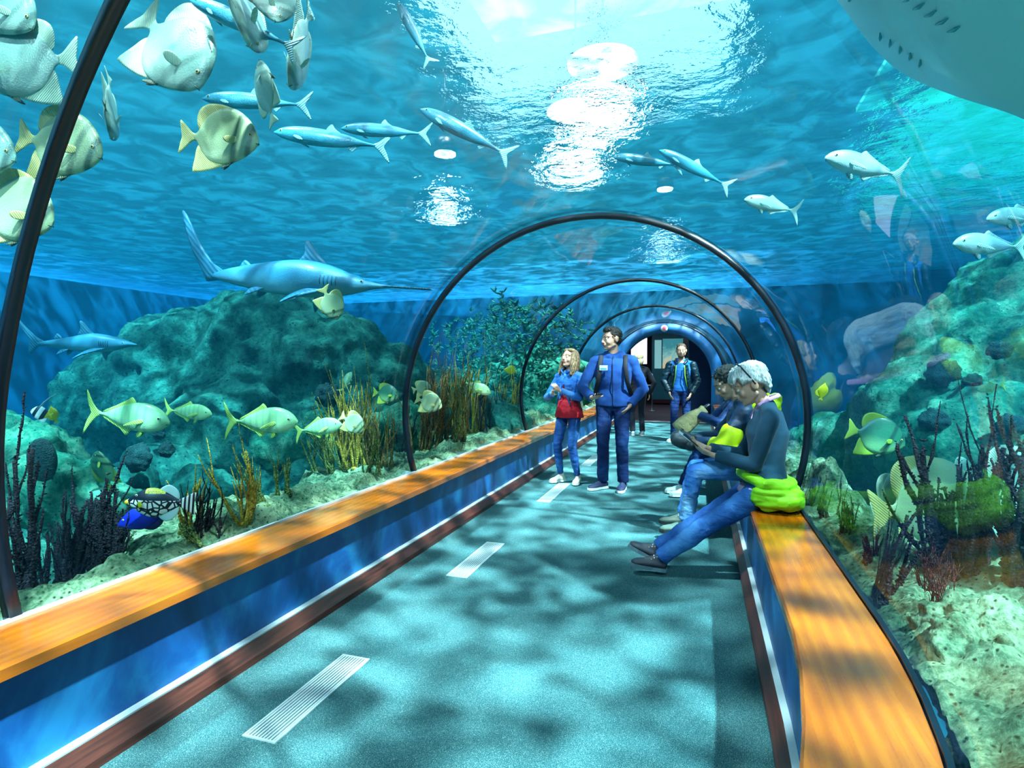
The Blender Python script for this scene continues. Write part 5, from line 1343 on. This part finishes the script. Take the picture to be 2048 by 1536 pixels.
def branch(b, r, p, d, L, rad, depth, spread, knob, nseg=6, upb=.25, tip=.35, twist=.25):
    pts = [p.copy()]; rads = [rad]; q = p.copy(); dd = d.copy()
    kn = []
    for i in range(nseg):
        dd = (dd+Vector((r.uniform(-1, 1), r.uniform(-1, 1), r.uniform(-.4, 1)))*twist*.5+Vector((0, 0, upb*.3))).normalized()
        q = q+dd*L/nseg; f = 1-(1-tip)*(i+1)/nseg
        pts.append(q.copy()); rads.append(rad*f*(1+knob*r.uniform(-.5, .6)))
        kn.append((q.copy(), dd.copy(), rad*f))
    b.tube(pts, rads, 6)
    if knob > .2:
        for q2, d2, rr in kn:
            for _ in range(3):
                o = Vector((r.uniform(-1, 1), r.uniform(-1, 1), r.uniform(-1, 1))); o = (o-d2*o.dot(d2)).normalized()
                s = q2+d2*r.uniform(-.5, .5)*L/nseg
                b.tube([s, s+o*rr*1.9+d2*rr*.8], [rr*.75, rr*.45], 5)
    if depth > 0:
        for _ in range(r.choice((1, 2, 2, 3))):
            i = r.randint(1, nseg-1); s = pts[i]; o = Vector((r.uniform(-1, 1), r.uniform(-1, 1), 0)).normalized()
            nd = (d+o*spread).normalized(); branch(b, r, s, nd, L*r.uniform(.45, .75), rads[i]*.82, depth-1, spread, knob, max(3, nseg-1), upb, tip, twist)
def coral(name, m, px, py, hpx, label, seed, stems=6, fan=.5, rad=.011, depth=1, knob=.5, spread=.55, lean=(0, 0), group=None, cat='coral', upb=.3, tip=.5, wpx=20, dz=0, twist=.25):
    base = root_at(px, py); z = (base-CAM).dot(FWD); h = hpx/F*z; r = random.Random(seed); b = MB()
    for i in range(stems):
        o = RGT*(r.uniform(-1, 1)*wpx/F*z)+Vector((0, 0, -.02))+Vector((r.uniform(-.03, .03), r.uniform(-.03, .03), 0))
        if base.x > 0: o.x = max(o.x, .70-base.x)
        a = (RGT*(r.uniform(-1, 1)*fan+lean[0])+Vector((0, 0, 1))+Vector((r.uniform(-1, 1), r.uniform(-1, 1), 0))*fan*.35).normalized()
        branch(b, r, o, a, h*r.uniform(.6, 1.05), rad*r.uniform(.8, 1.2), depth, spread, knob, 9 if knob > .2 else 6, upb, tip, twist)
    b.ball((0, 0, -.01), (rad*2.2, rad*2.2, rad*1.3), 8, 6)
    lo, hi = (-2.42, None) if base.x < 0 else (None, .70)
    vs = []
    for v in b.v:                                   # branches bend along the glass instead of through it
        x = v[0]+base.x; z_ = v[2]+base.z; rr = math.sqrt(((x-skew(x, base.y)*0)-CX)**2+(z_-CZ)**2)
        if z_ > .4 and rr < RAD+.075:
            a = math.atan2(z_-CZ, x-CX); x = CX+math.cos(a)*(RAD+.075); z_ = CZ+math.sin(a)*(RAD+.075)
        vs.append((x-base.x, v[1], z_-base.z))
    b.v = vs
    o = b.build(name, m, loc=base); return tag(o, label, cat, group)
G = 'black gorgonian corals at lower left'
for i, (px, py, h, l, st, fan, w, ln) in enumerate([
    (62, 1150, 260, 'black gorgonian at the far left sending long bare arms to upper left', 4, .5, 14, -.35),
    (122, 1095, 195, 'tall thick black gorgonian bush, left part of the dense thicket at lower left', 7, .16, 26, 0),
    (172, 1090, 180, 'black gorgonian bush in the middle of the dense thicket at lower left', 7, .22, 26, .05),
    (212, 1092, 165, 'black gorgonian leaning right at the right end of the dense thicket', 5, .25, 16, .25),
    (92, 1085, 170, 'thin black gorgonian with few arms left of the dense thicket', 3, .3, 10, -.3)]):
    coral('gorgonian', M_CBLK, px, py, h*1.12, l, 100+i, int(st*1.7), fan, .0125, 1, .9, .5, (ln, 0), G, wpx=w)
G = 'staghorn coral clusters on the left'
coral('black_coral', M_CBLK, 405, 1068, 110, 'dark spiny bush in front of the yellow staghorn at lower left', 120, 12, .55, .006, 1, .5, .7, wpx=28)
for i, (px, py, h, l, st, fan, w, ln, m) in enumerate([
    (488, 1045, 150, 'yellow green staghorn with thick arms at lower left', 5, .45, 14, -.1, M_CYEL),
    (535, 1010, 115, 'pale staghorn arms leaning left, right of the yellow green one', 5, .3, 12, -.6, M_COLV),
    (380, 1062, 120, 'thin yellow staghorn twigs behind the spotted black fish', 4, .4, 16, -.1, M_CYEL),
    (395, 1085, 60, 'low brown staghorn twigs lying left beside the bench', 5, .9, 18, -.9, M_COLV),
    (612, 935, 115, 'olive staghorn cluster, leftmost of the row before the second arch', 6, .28, 20, -.25, M_COLV),
    (655, 920, 140, 'tall bundled yellow staghorn stems, tallest of the row before the second arch', 9, .12, 26, 0, M_CYEL),
    (708, 935, 130, 'yellow staghorn with a wide fork in the row before the second arch', 5, .35, 14, .1, M_CYEL),
    (760, 930, 100, 'brown yellow staghorn just left of the second arch foot', 5, .4, 16, -.1, M_CBRN),
    (850, 900, 110, 'brown staghorn just right of the second arch foot', 6, .3, 16, .1, M_CBRN),
    (893, 880, 125, 'tall brown yellow staghorn bundle between the second and third arches', 10, .2, 26, .1, M_CBRN),
    (935, 868, 115, 'yellow grassy staghorn bundle nearer the third arch', 9, .16, 22, .0, M_CYEL),
    (1012, 838, 70, 'small yellow staghorn beside the third arch foot', 5, .2, 10, .05, M_CYEL)]):
    coral('staghorn_coral', m, px, py, h*(1.05 if i < 4 else 1.15), l, 140+i, int(st*(1.3 if i < 4 else 2.2)), fan*1.15, .012 if i < 4 else .0145, 1, .12, .42, (ln, 0), G, tip=.35, wpx=w*(1 if i < 4 else 1.5), twist=.14)
G = 'dark bushes among the left staghorns'
for i, (px, py, h, l) in enumerate([(745, 945, 90, 'dark thin branched bush left of the second arch foot'), (800, 905, 85, 'dark bush right behind the second arch foot on its left'), (690, 925, 80, 'dark bush between the yellow staghorn stems'), (915, 880, 120, 'dark stem thicket between the two brown staghorn bundles'),
        (965, 860, 90, 'dark thicket left of the third arch foot'), (990, 850, 75, 'dark bush closest to the third arch foot'), (575, 985, 70, 'small dark twig left of the staghorn row'), (640, 925, 100, 'dark trunk behind the tallest yellow stems')]):
    coral('black_coral', M_CBLK if i % 3 else M_COLV, px, py, h, l, 170+i, 7, .4, .007, 1, .4, .6, group=G, wpx=18)
G = 'black gorgonian corals on the right'
for i, (px, py, h, l, st, fan, w, ln, rd) in enumerate([
    (1758, 1205, 190, 'black and maroon gorgonian bush beside the right bench', 10, .38, 30, .02, .010),
    (1905, 1150, 270, 'tall black gorgonian with a long arm reaching up left, on the right', 8, .3, 22, -.15, .0145),
    (1955, 1140, 250, 'tall upright black gorgonian right of the one with the long arm', 8, .14, 24, .0, .0145),
    (2032, 1160, 270, 'tallest black gorgonian, at the right edge', 10, .16, 26, .0, .0145)]):
    coral('gorgonian', M_CBLK, px, py, h, l, 200+i, st, fan, rd, 1, .8, .5, (ln, 0), G, wpx=w)
coral('fan_coral', M_CRED, 1868, 1190, 95, 'low fine twigged maroon fan coral between the black gorgonians on the right', 220, 14, .5, .0035, 2, .1, .6, wpx=16)
coral('fan_coral', M_CRED, 1885, 1215, 75, 'smaller fine twigged maroon coral in front of the low fan', 221, 10, .5, .0035, 2, .1, .6, wpx=12)
G = 'small dark corals along the right glass'
for i, (px, py, h, l) in enumerate([(1625, 1010, 65, 'small black coral nearest the right arch foot'), (1655, 1030, 70, 'small black coral second from the right arch foot'), (1690, 1060, 75, 'small spiny black coral third from the right arch foot'), (1735, 1120, 60, 'small maroon coral beside the big black and maroon bush')]):
    coral('black_coral', M_CBLK if i < 3 else M_CRED, px, py, h, l, 230+i, 6, .22, .006, 1, .5, .5, group=G, wpx=12)
# sponges and urchins: dark round growths
def lump(name, px, py, z, rpx, label, m, fl=(1, .6, 1), seed=0, amp=.12, cat='sponge', group=None):
    c = P(px, py, z); r = rpx/F*z; b = MB().ball((0, 0, 0), (r*fl[0], r*fl[1], r*fl[2]), 40, 28)
    b.v = [tuple(Vector(v)*(1+amp*noise.noise(Vector(v)/r*2.2+Vector((seed, 0, 0)))+amp*.4*noise.noise(Vector(v)/r*9))) for v in b.v]
    return tag(b.build(name, m, loc=c), label, cat, group)
M_SPG = mat('dark sponge', f_coral, '0c2a2c', '1f4a44')
lump('sponge', 84, 920, 3.65, 40, 'large smooth dark disc shaped sponge in front of the green boulder at far left', M_SPG, (1, .35, 1.1), 1, .05)
G = 'dark round sponges on the left rocks'
for i, (x, y, z, r, l) in enumerate([(275, 915, 5.2, 30, 'dark ragged sponge behind the black coral thicket'), (333, 900, 5.4, 17, 'small dark round sponge right of the ragged one'), (408, 782, 6.9, 13, 'small dark sponge high on the rock mound above the small golden fish'), (318, 866, 5.8, 14, 'small dark sponge under the large trevally'), (655, 790, 6.4, 26, 'dark hollow sponge on the mound above the staghorn row')]):
    lump('sponge', x, y, z, r, l, M_SPG, (1, .6, .9), i+3, .3, group=G)
G = 'dark round sponges on the right slope'
for i, (x, y, z, r, l) in enumerate([(2022, 852, 4.9, 26, 'round dark sponge at the right edge of the slope'), (1885, 745, 5.6, 28, 'dark sponge high on the right slope'), (1945, 762, 5.4, 16, 'dark sponge just left of the tiny turquoise fish'), (1868, 840, 5.3, 24, 'dark hanging sponge in the middle of the right slope'), (2000, 700, 5.3, 20, 'dark sponge near the top of the right slope')]):
    lump('sponge', x, y, z, r, l, M_SPG, (1.1, .6, .9), i+9, .3, group=G)
# leafy green growth on the end wall, left of the doorway
def thicket():
    b = MB(); r = random.Random(5)
    for i in range(1300):
        x = r.uniform(-6.2, -2.5); y = r.uniform(10.6, 14.2) if x > -4 else r.uniform(12, 14.4); z = r.uniform(.3, 2.95)
        if (x-CX)**2+(z-CZ)**2 < (RAD+.45)**2: continue
        if z > 3.0-.28*abs(x+4): continue
        p = Vector((x, y, z)); n = r.randint(3, 5)
        for k in range(n):
            d = Vector((r.uniform(-1, 1), r.uniform(-1, .3), r.uniform(-.3, 1))).normalized(); q = p+d*r.uniform(.07, .16)
            b.tube([p, p.lerp(q, .6), q], [.016, .020, .004], 5, .6)
    return b.build('leafy_coral', M_RGREEN)
tag(thicket(), 'leafy green coral growth covering the end of the tank left of the doorway', 'coral', kind='stuff')
# ------------------------------------------------------------ light
W = bpy.data.worlds.new('hall daylight'); S.world = W; W.use_nodes = True
bg = W.node_tree.nodes['Background']; bg.inputs[0].default_value = (.045, .50, .70, 1); bg.inputs[1].default_value = 1.0
def sun(name, d, strength, color, angle):
    l = bpy.data.lights.new(name, 'SUN'); l.energy = strength; l.color = color; l.angle = R(angle)
    o = bpy.data.objects.new(name, l); COL.objects.link(o); o.location = (0, 4, 8)
    o.rotation_euler = Vector(d).to_track_quat('-Z', 'Y').to_euler(); return o
sun('scene_light', (-.48, .42, -1), 46, (.88, 1, .98), 1.6)
sun('scene_light', (.34, .38, -1), 22, (.88, 1, .98), 2.2)

S.view_settings.view_transform = 'Standard'; S.view_settings.look = 'None'; S.view_settings.gamma = 1
S.view_settings.use_curve_mapping = False; S.view_settings.exposure = 0.12
cy = S.cycles
cy.use_denoising = True; cy.denoiser = 'OPENIMAGEDENOISE'; cy.max_bounces = 8; cy.diffuse_bounces = 2; cy.glossy_bounces = 4
cy.transmission_bounces = 5; cy.transparent_max_bounces = 24; cy.volume_bounces = 0
cy.caustics_reflective = False; cy.caustics_refractive = False; cy.sample_clamp_indirect = 6; cy.use_adaptive_sampling = True
cy.adaptive_threshold = .09
cy.volume_step_rate = 1; cy.use_light_tree = False
sun('scene_light', (-.12, .95, -.62), 9, (.9, 1, 1), 6)  # low fill sun added to brighten the fronts of the visitors
def area(name, loc, size, e, col, aim=(0, 0, -1), sy=None):
    l = bpy.data.lights.new(name, 'AREA'); l.energy = e; l.color = col; l.size = size
    if sy: l.shape = 'RECTANGLE'; l.size_y = sy
    o = bpy.data.objects.new(name, l); COL.objects.link(o); o.location = loc; o.rotation_euler = Vector(aim).to_track_quat('-Z', 'Y').to_euler(); return o
area('ceiling_lamp', (-1, 19, 3.1), 2.0, 60, (.6, .85, 1))

# skylight panel and flood lamps hanging over the tank
tag(MB().box((-3.4, 2.6, 7.0), (.4, 9.5, 7.1)).build('window_7', plain('bright skylight', 'dff6ff', .5, emit='b8ecff', estr=3.0), smooth=False), kind='structure')
def flood(px, py, zt, r, e, label):
    d = (P(px, py, 1)-CAM); c = CAM+d*((zt-CAM.z)/d.z)
    t = empty('floodlight', c, label=label, cat='lamp', group=None)
    MB().tube([(0, 0, .03), (0, 0, .25), (0, 0, .35)], [r*1.1, r*1.05, r*.5], 24).build('housing', M_BLACK, t)
    MB().tube([(0, 0, .35), (0, 0, 7.0-zt)], .015, 8).build('hanger', M_BLACK, t)
    MB().tube([(0, 0, 0), (0, 0, .03)], r, 24).build('lens', plain('lamp glass %d' % int(r*100), 'ffffff', .3, emit='f4fdff', estr=14 if r > .3 else 40), t)
flood(1150, 225, 5.2, .42, 90, 'large round floodlight shining through the water surface at top centre')
flood(1205, 130, 5.0, .42, 90, 'round floodlight above the largest one, over the water at top centre')
flood(890, 310, 5.4, .2, 90, 'round floodlight over the water left of the tunnel crown')
flood(1330, 380, 6.0, .2, 90, 'round floodlight over the water right of the tunnel crown')

tag(MB().box((3.2, 8.5, 7.0), (7.2, 14.5, 7.1)).build('window_8', plain('added green glow', '80ffe0', .5, emit='30f0d0', estr=1.7), smooth=False), kind='structure')  # unseen glowing panel added for the green cyan brightness on the water
